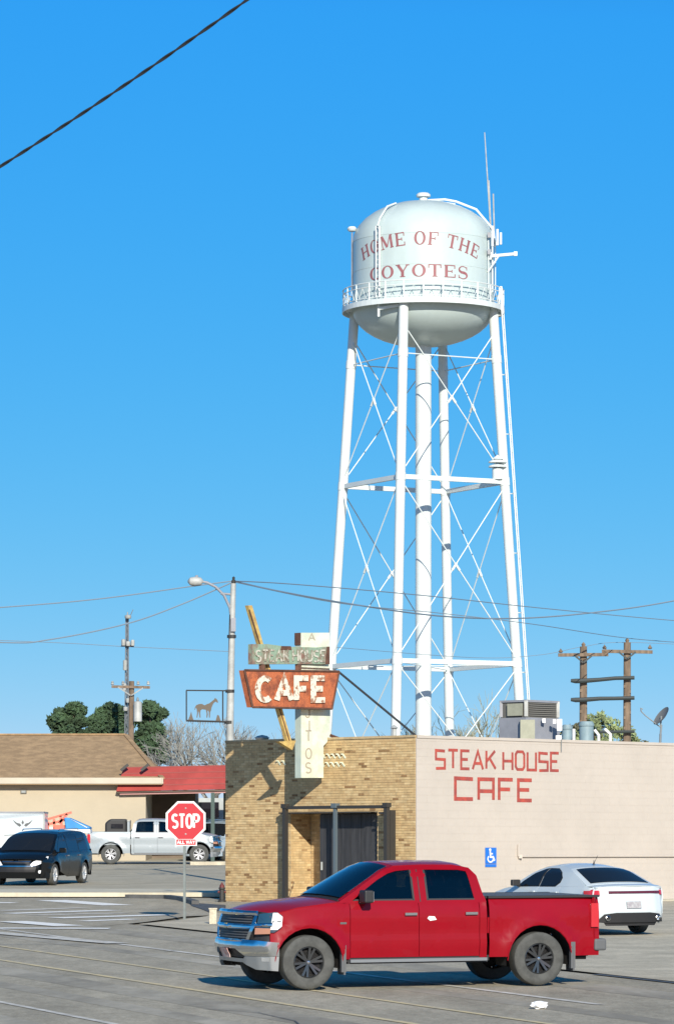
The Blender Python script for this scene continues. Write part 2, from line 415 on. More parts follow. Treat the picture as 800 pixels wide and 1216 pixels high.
def strips_of(poly, w):
    # offset a polyline both ways with mitred joins; w may be a list
    k = len(poly); ws = w if isinstance(w, list) else [w] * k
    closed = (Vector(poly[0]) - Vector(poly[-1])).length < 1e-6
    out = []
    for i in range(k):
        p = Vector(poly[i])
        if closed and i in (0, k - 1): a, b = Vector(poly[k - 2]), Vector(poly[1])
        else: a, b = Vector(poly[max(i - 1, 0)]), Vector(poly[min(i + 1, k - 1)])
        d1 = (p - a) if (p - a).length > 1e-9 else (b - p)
        d2 = (b - p) if (b - p).length > 1e-9 else d1
        d1 = d1.normalized(); d2 = d2.normalized()
        n1 = Vector((-d1.y, d1.x)); n2 = Vector((-d2.y, d2.x))
        m = (n1 + n2)
        if m.length < 1e-3: m = n1
        m.normalize()
        s = ws[i] / 2 / max(0.45, m.dot(n1))
        out.append((p + m * s, p - m * s))
    return out
def glyph_mb(mb, strips, g, depth, sub=1):
    e = 0.0
    for st in strips:
        e += depth * 0.04
        for i in range(len(st) - 1):
            (a, b), (c, d) = st[i], st[i + 1]
            for q in range(sub):
                t0, t1 = q / sub, (q + 1) / sub
                A, B = a.lerp(c, t0), b.lerp(d, t0); C2, D2 = a.lerp(c, t1), b.lerp(d, t1)
                top = [g(*A, depth + e), g(*B, depth + e), g(*D2, depth + e), g(*C2, depth + e)]
                bot = [g(*A, 0), g(*B, 0), g(*D2, 0), g(*C2, 0)]
                mb.add(top + bot, [(0, 1, 2, 3), (7, 6, 5, 4), (0, 4, 5, 1), (1, 5, 6, 2), (2, 6, 7, 3), (3, 7, 4, 0)])
def text(parent, s, font, u0, v0, h, wid, stroke, g, depth, m, name='letter', sub=1, sx=1.0, local=False, jitter=0):
    """word across [u0, u0+wid]; g(u, v, w) -> point"""
    tot = 0; gap = 0.22
    for ch in s: tot += (0.3 if ch == ' ' else font[ch][0] * sx + gap)
    tot -= gap
    k = wid / (tot * h); u = u0
    for ch in s:
        if ch == ' ': u += 0.3 * h * k; continue
        w, pls = font[ch]
        jt = random.uniform(-jitter, jitter) * h
        strips = [strips_of([(u + x * sx * h * k, v0 + jt + y * h) for x, y in pl], stroke) for pl in pls]
        mb = MB(); glyph_mb(mb, strips, g, depth, sub)
        obj(name, mb, m, parent, local=local)
        u += (w * sx + gap) * h * k
# ------------------------------------------------------------------ ground, streets
def sheet(name, pts, m, dz=0.0, kind='structure'):
    mb = MB(); mb.add([(x, y, gz(y) + dz) for x, y in pts], [tuple(range(len(pts)))])
    return obj(name, mb, m, kind=kind)
ys = [-6000, -150, 0, 60, 130, 200, 260, 700, 2000, 9000]
g_ = MB()
for i in range(len(ys) - 1):
    g_.add([(-6000, ys[i], gz(ys[i]) - 0.03), (6000, ys[i], gz(ys[i]) - 0.03), (6000, ys[i + 1], gz(ys[i + 1]) - 0.03), (-6000, ys[i + 1], gz(ys[i + 1]) - 0.03)], [(0, 1, 2, 3)])
obj('ground', g_, 'dirt', kind='structure')
D = Vector((0.35, -0.937)).normalized(); N = Vector((0.937, 0.35)).normalized()
def rd(n, t): p = N * n + D * t; return (p.x, p.y)      # n across the avenue, t along it (towards the camera's right)
# avenue: kerb line at n = 25.4
sheet('avenue', [rd(5, -150), rd(25.4, -150), rd(25.4, 120), rd(5, 120)], 'asphalt', 0.004)
def gxy(px, py): p = G(px, py); return (p.x, p.y)
# side street running off to the left behind the stop sign
sheet('side_street', [(-60, 92), (-60, 107.2), gxy(268, 1067), (6, 104), (2.0, 97.0), gxy(270, 1087), gxy(222, 1089), gxy(170, 1096), gxy(120, 1101), (-12.0, 92)], 'asphalt', 0.008)
lot = [(-70, 107.2), gxy(-40, 1066), gxy(268, 1066), (12, 107), (40, 107), (40, 158), (-70, 158)]
sheet('parking_lot', [(-70, 116.4), (4, 116.4), (12, 112), (40, 112), (40, 175), (-70, 175)], 'asphalt_lot', 0.004)
# pale pavement strip between the side street and the lot
pv = MB()
pv.prism([(-70, 107.6, gz(107.6)), (2.2, 107.6, gz(107.6)), (2.2, 109.8, gz(109.8)), (-70, 109.8, gz(109.8))], (0, 0, 0.12))
obj('kerb', pv, 'concrete_pale', kind='structure')
sheet('pavement', [(-70, 109.8), (2.2, 109.8), (2.2, 116.3), (-70, 116.3)], 'concrete_pale', 0.012)
# concrete apron / lot on the near side of the cafe
ap = [gxy(150, 1097.5), gxy(222, 1091), gxy(262, 1084), (2.0, 97.0), (40, 135), (60, 90), (40, 30), rd(25.4, 60), rd(25.4, -20)]
sheet('concrete_lot', [gxy(165, 1098), gxy(205, 1094.5), gxy(245, 1089), gxy(268, 1083), (-1.2, 101), (4, 104), (30, 130), (60, 100), (60, -20), rd(25.4, 115)], 'concrete', 0.012)
# gutter seam
def stripe(n0, n1, t0, t1, m, name, dz=0.012):
    return sheet(name, [rd(n0, t0), rd(n1, t0), rd(n1, t1), rd(n0, t1)], m, dz)
stripe(25.30, 25.46, -56, 90, 'tar', 'gutter_seam', 0.018)
stripe(19.34, 19.46, -110, 60, 'paint_yellow', 'yellow_line')
stripe(17.72, 17.86, -110, 60, 'paint_yellow', 'yellow_line')
stripe(14.15, 14.27, -110, 60, 'paint_faint', 'white_line')
stripe(21.75, 21.90, -110, -48, 'paint_faint', 'white_line')
for n_, w_, t0_, t1_ in ((23.3, .9, -90, 60), (20.7, .5, -100, 50), (16.4, .8, -90, 50), (15.3, .5, -90, 50), (12.6, .8, -90, 60)):
    stripe(n_, n_ + w_, t0_, t1_, M.setdefault('asphalt_worn', mat('asphalt_worn', (0.385, 0.35, 0.28), 0.85, spec=0.2, vary=0.3, vscale=0.5, fine=0.15, stretch=(1, 0.3, 1))), 'wheel_track', 0.0065)
# cracks in the asphalt
cr = MB()
for (x0, y0, ln, an) in ((-4.6, 60.5, 2.4, 0.5), (-1.8, 51.5, 2, -0.3), (-3.2, 70, 3, 0.9)):
    x, y, a = x0, y0, an
    for k in range(int(ln / 0.4)):
        nx, ny = x + 0.4 * math.cos(a), y + 0.4 * math.sin(a) * 3
        px_, py_ = -math.sin(a) * 0.012, math.cos(a) * 0.012
        cr.add([(x - px_, y - py_, gz(y) + .016), (x + px_, y + py_, gz(y) + .016), (nx + px_, ny + py_, gz(ny) + .016), (nx - px_, ny - py_, gz(ny) + .016)], [(0, 1, 2, 3)])
        x, y = nx, ny; a += random.uniform(-.5, .5)
obj('road_crack', cr, 'tar', kind='structure', recalc=False)
# crosswalk and stop bar of the side street (quads on the ground through their ends)
def ground_bar(p0, p1, w, m, name='crosswalk_line', dz=0.016):
    a = G(*p0); b = G(*p1); d = (b - a); d.z = 0; d.normalize(); n = Vector((-d.y, d.x, 0)) * w * .72
    mb = MB(); q = [a - n, b - n, b + n, a + n]
    mb.add([(p.x, p.y, gz(p.y) + dz) for p in q], [(0, 1, 2, 3)])
    return obj(name, mb, m, kind='structure')
ground_bar((60, 1070), (140, 1076), 0.6, 'paint_white')
ground_bar((-40, 1072.5), (18, 1073), 0.5, 'paint_white')
ground_bar((0, 1082.5), (100, 1079), 0.35, 'paint_faint')
ground_bar((10, 1086), (135, 1082), 0.4, 'paint_white', dz=0.018)
ground_bar((35, 1088), (150, 1085.3), 0.3, 'paint_faint')
ground_bar((66, 1091.5), (197, 1087.6), 0.45, 'paint_white', dz=0.020)
ground_bar((98, 1095), (160, 1092.5), 0.3, 'paint_white')
ground_bar((14, 1095.6), (82, 1101), 0.5, 'paint_white', dz=0.022)
ground_bar((-30, 1103.5), (130, 1104), 0.4, 'paint_white', dz=0.020)
ground_bar((-20, 1108), (140, 1122), 0.35, 'paint_faint', dz=0.024)
# kerb return around the stop sign, seen edge on
kb = MB()
kp = [gxy(150, 1067.5), gxy(198, 1068), gxy(215, 1070), gxy(232, 1075)]
for a, b in zip(kp, kp[1:]): kb.bar((a[0], a[1], gz(a[1]) + .05), (b[0], b[1], gz(b[1]) + .05), 0.2, 0.13)
obj('kerb_return', kb, 'tar', kind='structure')
sheet('painted_shadow', [gxy(222, 1072), gxy(238, 1074), gxy(268, 1076), gxy(268, 1079), gxy(252, 1086), gxy(240, 1081), gxy(228, 1077)], 'tar', 0.02)  # cast shadow left of the cafe corner, laid down as a dark sheet

# ------------------------------------------------------------------ water tower
YT = 217.4; ST = F / YT
TX, TY = (502.5 - 400) / ST, YT
base_z = gz(YT)
tw = thing('water_tower', (TX, TY, base_z), 'tall white elevated water tower with red lettering on its tank, behind the brick cafe', 'water tower')
def zz(py): return EYE + (HZ - py) / ST
def tp(x, y, z): return Vector((TX + x, TY + y, z))
zd = zz(366)                       # gallery deck
zs = zz(289)                       # dome spring
RT = 84.3 / ST
prof = []
for i in range(9): a = R(90 * i / 8); prof.append((RT * math.sin(a) if i else 0.001, zs + 2.42 * math.cos(a)))
shell = MB(); shell.lathe([(RT, zd - 0.05), (RT, zs)], (TX, TY, 0), 72)
shell.f = [f for f in shell.f if len(f) == 4]
tank = obj('tank', shell, 'tank_white', tw, smooth=True)
dm = MB(); dm.lathe([(r, z) for r, z in prof], (TX, TY, 0), 72); dm.f = [f for f in dm.f if len(f) == 4]
obj('dome', dm, 'tank_white', tw, smooth=True, auto=60)
bw = MB(); pb = []
for i in range(11): a = R(90 * i / 10); pb.append((max(.001, RT * math.cos(a)), zd - 0.05 - 2.15 * math.sin(a)))
bw.lathe(pb, (TX, TY, 0), 72); bw.f = [f for f in bw.f if len(f) == 4]
obj('bowl', bw, 'tank_white', tw, smooth=True, auto=60)
for zz_ in (zd + 1.95, zs):        # plate seams
    s_ = MB(); s_.lathe([(RT + .004, zz_ - .02), (RT + .012, zz_), (RT + .004, zz_ + .02)], (TX, TY, 0), 72); s_.f = [f for f in s_.f if len(f) == 4]
    obj('weld_seam', s_, 'tank_white', tw, smooth=True)
# gallery
RG = 96.5 / ST
gal = MB(); gal.lathe([(RT - .1, zd), (RG, zd), (RG, zd - .30), (RG - .06, zd - .30), (RG - .06, zd - .06), (RT - .1, zd - .06)], (TX, TY, 0), 72, close=True)
obj('gallery_deck', gal, 'steel_white', tw)
def ring(r, z, t, n=60):
    return [tp(r * math.cos(2 * math.pi * i / n), r * math.sin(2 * math.pi * i / n), z) for i in range(n + 1)], t
rail = MB()
for z, t in ((zd + .97, .035), (zd + .72, .03), (zd + .10, .03)):
    pts, t = ring(RG - .05, z, t); rail.tube(pts, t, 5, cap=False)
NP = 26
ri = RG - .05
for i in range(NP):
    a = 2 * math.pi * i / NP + .1
    rail.bar(tp(ri * math.cos(a), ri * math.sin(a), zd), tp(ri * math.cos(a), ri * math.sin(a), zd + .97), .055, .055)
    for k in range(2):
        b0 = a + 2 * math.pi / NP * k / 2; b1 = b0 + math.pi / NP / 2 * 1.0; b2 = b0 + math.pi / NP
        rail.tube([tp(ri * math.cos(b0), ri * math.sin(b0), zd + .72), tp(ri * math.cos(b1), ri * math.sin(b1), zd + .12), tp(ri * math.cos(b2), ri * math.sin(b2), zd + .72)], .018, 4)
obj('railing', rail, 'steel_white', tw)
# legs, riser
def rad(z): return (86.7 + 33.0 * (zz(390) - z) * ST / 480.0) / ST
PH = math.atan2(25, 83)
ang = {'left': math.pi - PH, 'front': -math.pi / 2 - PH, 'right': -PH, 'back': math.pi / 2 - PH}
def lp(k, z, extra=0.0):
    r = rad(z) + extra; a = ang[k]; return tp(r * math.cos(a), r * math.sin(a), z)
ztop = zd - .30
for k in ang:
    mb = MB(); mb.tube([lp(k, base_z), lp(k, zd + .1)], .275, 20)
    for z in (zz(575), zz(790), zz(430)):
        mb.tube([lp(k, z - .22), lp(k, z + .22)], .30, 20)
    obj('leg', mb, 'steel_white', tw, smooth=True)
    fb = MB(); c = lp(k, base_z); fb.lathe([(.9, base_z), (.9, base_z + .35), (.7, base_z + .5)], (c.x, c.y, 0), 12); obj('footing', fb, 'concrete', tw)
rs = MB(); rs.tube([tp(0, 0, base_z), tp(0, 0, zd - 2.0)], .46, 28)
obj('riser_pipe', rs, 'steel_white', tw, smooth=True)
order = ['left', 'front', 'right', 'back']
for li, (z, t) in enumerate(((zz(575), .125), (zz(790), .125), (zz(430), .035))):
    for i in range(4):
        a, b = lp(order[i], z), lp(order[(i + 1) % 4], z)
        mb = MB()
        if t > .1: mb.bar(a, b, .2, .26)
        else: mb.tube([a, b], t, 6)
        obj('strut', mb, 'steel_white', tw)
        if li < 2:
            c = (a + b) / 2
for (z0, z1) in ((zz(395), zz(575) + .1), (zz(575) - .1, zz(790) + .1), (zz(790) - .1, base_z + .6)):
    for i in range(4):
        for a, b in ((order[i], order[(i + 1) % 4]), (order[(i + 1) % 4], order[i])):
            mb = MB(); p, q = lp(a, z0, .12), lp(b, z1, .12); mb.tube([p, q], .033, 6)
            d = (q - p); c = p + d * .46; mb.tube([c, c + d.normalized() * .5], .075, 6)
            obj('brace_rod', mb, 'steel_white', tw)
# struts from the riser to legs (sway rods)
for k in ang:
    mb = MB(); z = zz(790); mb.tube([tp(0, 0, z - .05), lp(k, z - .05)], .03, 5); obj('sway_rod', mb, 'steel_white', tw)
# ladder up the right leg
ld = MB()
def ladp(z, s): p = lp('right', z, .55); q = Vector((-math.sin(ang['right']), math.cos(ang['right']), 0)); return p + q * s
ld.tube([ladp(base_z, -.2), ladp(zd + 1.0, -.2)], .04, 5); ld.tube([ladp(base_z, .2), ladp(zd + 1.0, .2)], .04, 5)
z = base_z + .3
while z < zd + 1: ld.tube([ladp(z, -.2), ladp(z, .2)], .014, 4); z += .32
z = base_z + 3
while z < zd: ld.tube([lp('right', z), ladp(z, 0)], .03, 4); z += 3.4
obj('ladder', ld, 'steel_white', tw)
sg = MB(); sg.bar(ladp(zd - .5, 0), ladp(zd + 1.05, 0), .3, .12); obj('safety_gate', sg, 'steel_white', tw)
# tank ladder, conduits, vents, antennas
def cyl(px, py, r=RT, off=0.0):
    x = (px - 502.5) / ST; x = max(-r * .999, min(r * .999, x)); y = -math.sqrt(max(0, (r + off) ** 2 - x * x)); zc = EYE + (HZ - py) * (YT + y) / F
    return tp(x * (1 + off / r), y, zc)
tl = MB()
a0 = cyl(449, 352, off=.12); a1 = cyl(449, 268, off=.12)
tl.tube([a0 + Vector((-.10, 0, 0)), a1 + Vector((-.10, 0, 0))], .04, 5); tl.tube([a0 + Vector((.10, 0, 0)), a1 + Vector((.10, 0, 0))], .06, 5)
z = a0.z
while z < a1.z: tl.tube([Vector((a0.x - .10, a0.y, z)), Vector((a0.x + .10, a0.y, z))], .013, 4); z += .3
top = tp(-1.6, -1.9, zs + 2.0)
tl.tube([a1, a1 + Vector((.15, .3, .5)), top + Vector((-.5, -.6, -.28)), top], .055, 6)
obj('tank_ladder', tl, 'steel_white', tw)
v = MB(); zt = zs + 2.40
v.lathe([(.24, zt - .1), (.24, zt + .28), (.40, zt + .28), (.42, zt + .40), (.3, zt + .5), (.001, zt + .52)], (TX - .0, TY, 0), 18)
obj('roof_vent', v, 'steel_white', tw, smooth=True)
rr = MB()
rr.tube([tp(.25, -.6, zt - .02), tp(1.2, -.8, zt - .0), tp(1.85, -.8, zt - .12), tp(3.0, -.7, zs + 1.85), tp(3.95, -.6, zs + .75), tp(4.12, -.6, zs - .2)], .07, 6)
rr.tube([tp(.4, -1.1, zt - .1), tp(1.8, -1.1, zt - .32)], .04, 6)
obj('roof_rail', rr, 'steel_white', tw)
lm = MB(); lm.tube([tp(-RT - .02, -.3, zz(345)), tp(-RT - .02, -.3, zz(277))], .05, 6); obj('lamp_mast', lm, 'unit_gray', tw)
lh = MB(); c = zz(273); lh.lathe([(.08, c - .15), (.22, c - .1), (.28, c + .02), (.2, c + .14), (.001, c + .17)], (TX - RT - .02, TY - .3, 0), 12, Matrix.Identity(3)); obj('beacon', lh, 'steel_white', tw, smooth=True)
for px, y0, y1, t in ((577, 285, 344, .035), (582, 290, 347, .045), (586, 285, 347, .03)):
    c1 = MB(); c1.tube([cyl(px, y0, off=.06), cyl(px, y1, off=.06)], t, 6); obj('conduit', c1, 'steel_white', tw)
for px, y0, y1, w in ((579, 268, 292, .16), (585, 272, 291, .2), (589, 276, 290, .14)):
    c1 = MB(); a, b = cyl(min(px, 586), y0, off=.2), cyl(min(px, 586), y1, off=.2); dx = Vector(((px - min(px, 586)) / ST, 0, 0)); c1.bar(a + dx, b + dx, w, .12)
    obj('panel_antenna', c1, 'steel_white', tw)
for py in (276, 296):
    c1 = MB(); c1.bar(cyl(577, py, off=.1), cyl(577, py + 6, off=.1), .2, .2); obj('junction_box', c1, 'unit_gray', tw)
ar = MB(); A = cyl(579, 304); B = A + Vector((31 / ST, -.25, .1)); ar.bar(A, B, .13, .16)
ar.tube([cyl(577, 323, off=.02), A.lerp(B, .38)], .055, 6); ar.box(B, (.2, .2, .24)); ar.box(A, (.3, .3, .4))
obj('bracket_arm', ar, 'steel_white', tw)
an = MB(); an.tube([tp(3.85, -.3, zs + .7), tp(3.5, -.3, zz(158))], [.05, .03], 6); an.tube([tp(3.85, -.3, zs + .7), tp(3.72, -.3, zz(215))], .06, 6)
obj('whip_antenna', an, 'galv_light', tw)
an = MB(); an.tube([tp(4.08, -.1, zs - .2), tp(4.0, -.1, zz(230))], [.05, .045], 6); obj('whip_antenna', an, 'galv_light', tw)
# pipe arm under the gallery
ua = MB(); ua.bar(tp(-2.6, -3.4, zd - .5), tp(-1.3, -3.9, zd - .35), .12, .16); ua.bar(tp(-2.6, -3.4, zd - .95), tp(-2.6, -3.4, zd - .2), .12, .12); obj('overflow_arm', ua, 'steel_white', tw)

# tank lettering: serif strokes wrapped round the shell
def serif(ch):
    tk, tn = .20, .08
    def V(x, y0=0, y1=1, w=tk): return strips_of([(x, y0), (x, y1)], w)
    def Hh(x0, x1, y, w=tn): return strips_of([(x0, y), (x1, y)], w)
    def ser(x, y, w=.34): return Hh(x - w / 2, x + w / 2, y + (.035 if y < .5 else -.035), .07)
    if ch == 'H': return 1.0, [V(.17), V(.83), Hh(.17, .83, .5), ser(.17, 0), ser(.17, 1), ser(.83, 0), ser(.83, 1)]
    if ch == 'O':
        o = arc(.47, .5, .47, .52, 0, 360, 20); i = arc(.47, .5, .27, .45, 0, 360, 20)
        return .94, [[(Vector(a), Vector(b)) for a, b in zip(o, i)]]
    if ch == 'C':
        o = arc(.5, .5, .48, .52, 48, 318, 18); i = arc(.52, .5, .28, .45, 55, 312, 18)
        return .92, [[(Vector(a), Vector(b)) for a, b in zip(o, i)], V(.82, .66, .98, .07), V(.82, .1, .3, .05)]
    if ch == 'M': return 1.15, [V(.15, 0, 1, .08), V(1.0), strips_of([(.18, 1), (.58, .12)], tk), strips_of([(.58, .12), (.97, 1)], .08), ser(.15, 0, .28), ser(.12, 1, .24), ser(1.0, 0, .3), ser(1.03, 1, .24)]
    if ch == 'E': return .88, [V(.2), Hh(.05, .8, .965), Hh(.05, .82, .035), Hh(.2, .62, .5), V(.80, .72, 1, .07), V(.82, 0, .28, .07), V(.6, .38, .62, .06)]
    if ch == 'F': return .84, [V(.2), Hh(.05, .8, .965), ser(.2, 0, .36), Hh(.2, .6, .5), V(.79, .70, 1, .07), V(.58, .38, .62, .06)]
    if ch == 'T': return .92, [V(.46), Hh(.03, .89, .965), ser(.46, 0, .36), V(.05, .70, 1, .07), V(.87, .70, 1, .07)]
    if ch == 'Y': return 1.0, [V(.5, 0, .45), strips_of([(.5, .42), (.16, 1)], tk), strips_of([(.52, .42), (.84, 1)], .08), ser(.5, 0, .36), ser(.16, 1, .32), ser(.84, 1, .26)]
    if ch == 'S':
        pl = arc(.42, .745, .30, .25, 30, 270, 9)[:-1] + arc(.42, .25, .32, .25, 90, -150, 10)
        k = len(pl); ws = [.06 + .15 * math.exp(-((i - k * .47) / (k * .2)) ** 2) for i in range(k)]
        return .82, [strips_of(pl, ws), V(.72, .70, .97, .06), V(.1, .04, .3, .06)]
def tank_text(s, a0, a1, zf, h):
    ws = [(.55 if ch == ' ' else serif(ch)[0] + .14) for ch in s]; tot = sum(ws) - .14
    cur = 0; holder = tank
    for ch, w in zip(s, ws):
        if ch != ' ':
            gw, st = serif(ch)
            am = a0 + (a1 - a0) * (cur + gw / 2) / tot
            k = (a1 - a0) / tot
            zc, tl_ = zf((am - (a0 + a1) / 2) / ((a1 - a0) / 2))
            def g(u, v, w_, cur=cur, am=am, zc=zc, tl_=tl_):
                du = (u - gw / 2) * k * RT; dv = v * h
                du2 = du * math.cos(tl_) - dv * math.sin(tl_); dv2 = du * math.sin(tl_) + dv * math.cos(tl_)
                a = am + du2 / RT; r = RT + .004 + w_
                return tp(r * math.sin(a), -r * math.cos(a), zc + dv2)
            mb = MB(); glyph_mb(mb, st, g, .006, 3)
            obj('letter', mb, 'red_lettering', tank)
        cur += w
zb = EYE + (HZ - 290) * (YT - RT) / F
tank_text('HOME OF THE', -1.02, .82, lambda s: (zb - .62 * s * s * (1.0), -.36 * s * 1.0), .76)
zb2 = EYE + (HZ - 328.0) * (YT - RT) / F
tank_text('COYOTES', -.86, .64, lambda s: (zb2 - .05 * s * s, 0), .70)

# siren on the mid strut
p = lp('front', zz(575)).lerp(lp('right', zz(575)), .93)
zb3 = p.z + .13
sr = thing('warning_siren', (p.x, p.y, zb3), 'white stacked disc warning siren on the strut beside a tower leg', 'siren')
s1 = MB(); s1.lathe([(.30, zb3), (.30, zb3 + .62), (.12, zb3 + .66), (.12, zb3 + .74)], (p.x, p.y, 0), 16); obj('motor_drum', s1, 'steel_white', sr, smooth=True)
for dz in (.66, .92):
    s2 = MB(); s2.lathe([(.18, zb3 + dz), (.52, zb3 + dz + .02), (.50, zb3 + dz + .10), (.2, zb3 + dz + .2)], (p.x, p.y, 0), 18); obj('horn_disc', s2, 'steel_white', sr, smooth=True)
s3 = MB(); s3.lathe([(.2, zb3 + 1.1), (.36, zb3 + 1.14), (.1, zb3 + 1.32), (.001, zb3 + 1.4)], (p.x, p.y, 0), 16); obj('cap', s3, 'steel_white', sr, smooth=True)

# ------------------------------------------------------------------ cafe building
KX, KY = 2.03, 98.0
Tn = Vector((-.7071, .7071, 0)); Rn = Vector((.7071, .7071, 0)); NB = Vector((-.7071, -.7071, 0)); NPk = Vector((.7071, -.7071, 0))
K = Vector((KX, KY, gz(KY)))
ZTOP = EYE + (HZ - 873) / 45.92
LB = 7.15; LR = 22.0
cafe = thing('cafe_building', tuple(K), 'single storey cafe, tan brick front and pale pink painted side wall', 'building')
def bp(t, z, out=0.0): return Vector((KX, KY, z)) + Tn * t + NB * out       # brick face
def rp_(r, z, out=0.0): return Vector((KX, KY, z)) + Rn * r + NPk * out     # pink face
def wt(px): k = (px - 400) / F; return (KX - KY * k) / (.7071 + .7071 * k)      # t along brick wall of a column
def wr(px): k = (px - 400) / F; return (KY * k - KX) / (.7071 - .7071 * k)
def bz(px, py, out=0.0): q = bp(wt(px), 0, out); return EYE + (HZ - py) * q.y / F
def rz(px, py): q = rp_(wr(px), 0); return EYE + (HZ - py) * q.y / F
zlow = gz(90) - .1
t0, t1 = wt(448), wt(345); zdoor = bz(395, 966)
dep = .75
th = .3
wb = MB()
def bbox(mb, ta, tb, za, zb_, d0=0.0, d1=-th):
    q = [bp(ta, za, d0), bp(tb, za, d0), bp(tb, za, d1), bp(ta, za, d1)]
    mb.prism(q, (0, 0, zb_ - za))
bbox(wb, .0, t0, zlow, ZTOP - .06, 0, -th); bbox(wb, t1, LB, zlow, ZTOP - .06, 0, -th); bbox(wb, t0, t1, zdoor, ZTOP - .06, 0, -th)
mw = obj('brick_wall', wb, 'mortar', cafe)
# recess: side walls, back wall, ceiling
rc = MB(); bbox(rc, t1, t1 + .2, zlow, zdoor + .1, -th - .0005, -dep - .2); bbox(rc, t0 - .2, t0, zlow, zdoor + .1, -th - .0005, -dep - .2); bbox(rc, t0, t1, zlow, zdoor + .1, -dep, -dep - .2); bbox(rc, t0 + .002, t1 - .002, zdoor + .002, zdoor + .1, -th - .002, -dep + .002)
obj('entry_recess', rc, 'mortar', cafe)
bl, bh, crs = .196, .056, .0665
br = MB()
def brick(mb, c, du, dn, dz_, l, h, pr):
    # five faced brick proud of the wall
    a = c; vs = []
    for o in (0, pr):
        for (s, t) in ((0, 0), (l, 0), (l, h), (0, h)):
            vs.append(a + du * s + dn * o + Vector((0, 0, t)))
    mb.add(vs, [(4, 5, 6, 7), (0, 1, 5, 4), (1, 2, 6, 5), (2, 3, 7, 6), (3, 0, 4, 7)])
row = 0; z = gz(KY) - .02
while z < ZTOP - .14:
    off = -.1035 * (row % 2)
    t = off
    while t < LB:
        a, b = max(t, .0), min(t + bl, LB)
        if b - a > .05:
            pr = random.choice((.006, .008, .009, .011)) + (.006 if random.random() < .06 else 0)
            if z + bh > zdoor - .0 and z < zdoor: pass
            segs = [(a, b)]
            if z < zdoor:
                segs = []
                if a < t0: segs.append((a, min(b, t0)))
                if b > t1: segs.append((max(a, t1), b))
            for (p_, q_) in segs:
                if q_ - p_ > .04: brick(br, bp(p_, z, 0), Tn, NB, 1, q_ - p_, bh, pr)
        t += .2075
    # recess side (sunlit return) and back
    if z < zdoor - .07:
        s = -.1 * (row % 2)
        while s < dep:
            a, b = max(s, 0.012), min(s + bl, dep)
            if b - a > .04:
                brick(br, bp(t1, z, -a), -NB, -Tn, 1, b - a, bh, .008)
            s += .2075
        s = t0 - .1 * (row % 2)
        while s < t1:
            a, b = max(s, t0 + .02), min(s + bl, t1 - .02)
            if b - a > .04: brick(br, bp(a, z, -dep), Tn, NB, 1, b - a, bh, .008)
            s += .2075
    z += crs; row += 1
obj('brickwork', br, 'brick', cafe, kind='stuff', recalc=False)
cp = MB(); cp.prism([bp(-.0, ZTOP - .06, .03), bp(LB, ZTOP - .06, .03), bp(LB, ZTOP - .06, -th - .03), bp(-.0, ZTOP - .06, -th - .03)], (0, 0, .06)); obj('parapet_cap', cp, 'mortar', cafe)
# pink block wall
pw = MB(); q = [rp_(-.03, zlow), rp_(LR, zlow), rp_(LR, zlow, -.3), rp_(.31, zlow, -.3), rp_(.0, zlow, -.3 + .3)]
pw.prism([rp_(.0, zlow, .03), rp_(LR, zlow, .03), rp_(LR, zlow, -.3), rp_(.305, zlow, -.3), rp_(.005, zlow, 0)], (0, 0, ZTOP - .08 - zlow))
pk = obj('block_wall', pw, 'pink_wall', cafe)
blk = MB(); z = gz(KY) - .1; row = 0
while z < ZTOP - .12:
    r = -.2 * (row % 2)
    while r < 15.5:
        a, b = max(r, 0.0), r + .392
        if b - a > .1:
            c = rp_(a, z, .03); h = min(.192, ZTOP - .10 - z)
            brick(blk, c, Rn, NPk, 1, b - a, h, .0035 + random.uniform(-.0008, .0008))
        r += .4
    z += .2; row += 1
obj('painted_blocks', blk, 'pink_wall', cafe, kind='stuff', recalc=False)
cp = MB(); cp.prism([rp_(.0, ZTOP - .08, .055), rp_(LR, ZTOP - .08, .055), rp_(LR, ZTOP - .08, -.33), rp_(.35, ZTOP - .08, -.33)], (0, 0, .075)); obj('parapet_cap', cp, 'pink_wall', cafe)
# other walls and roof
ow = MB(); A_ = bp(LB, zlow); B_ = bp(LB, zlow) + Rn * (LR); C_ = rp_(LR, zlow)
ow.prism([bp(LB, zlow, -.001), A_ + Rn * LR, A_ + Rn * LR + Tn * -.3, bp(LB - .3, zlow, -.302)], (0, 0, ZTOP - .02 - zlow))
ow.prism([A_ + Rn * LR - Tn * .31, C_ - NPk * .31, C_ - NPk * .31 - Rn * .3, A_ + Rn * (LR - .3) - Tn * .31], (0, 0, ZTOP - .02 - zlow))
obj('rear_wall', ow, 'mortar', cafe)
rf = MB(); zr = ZTOP - .35
rf.prism([bp(.3, zr, -.29), bp(LB - .29, zr, -.29), bp(LB - .29, zr, -LR + .29), bp(.3, zr, -LR + .29)], (0, 0, -.15)); obj('roof', rf, 'roof_felt', cafe)
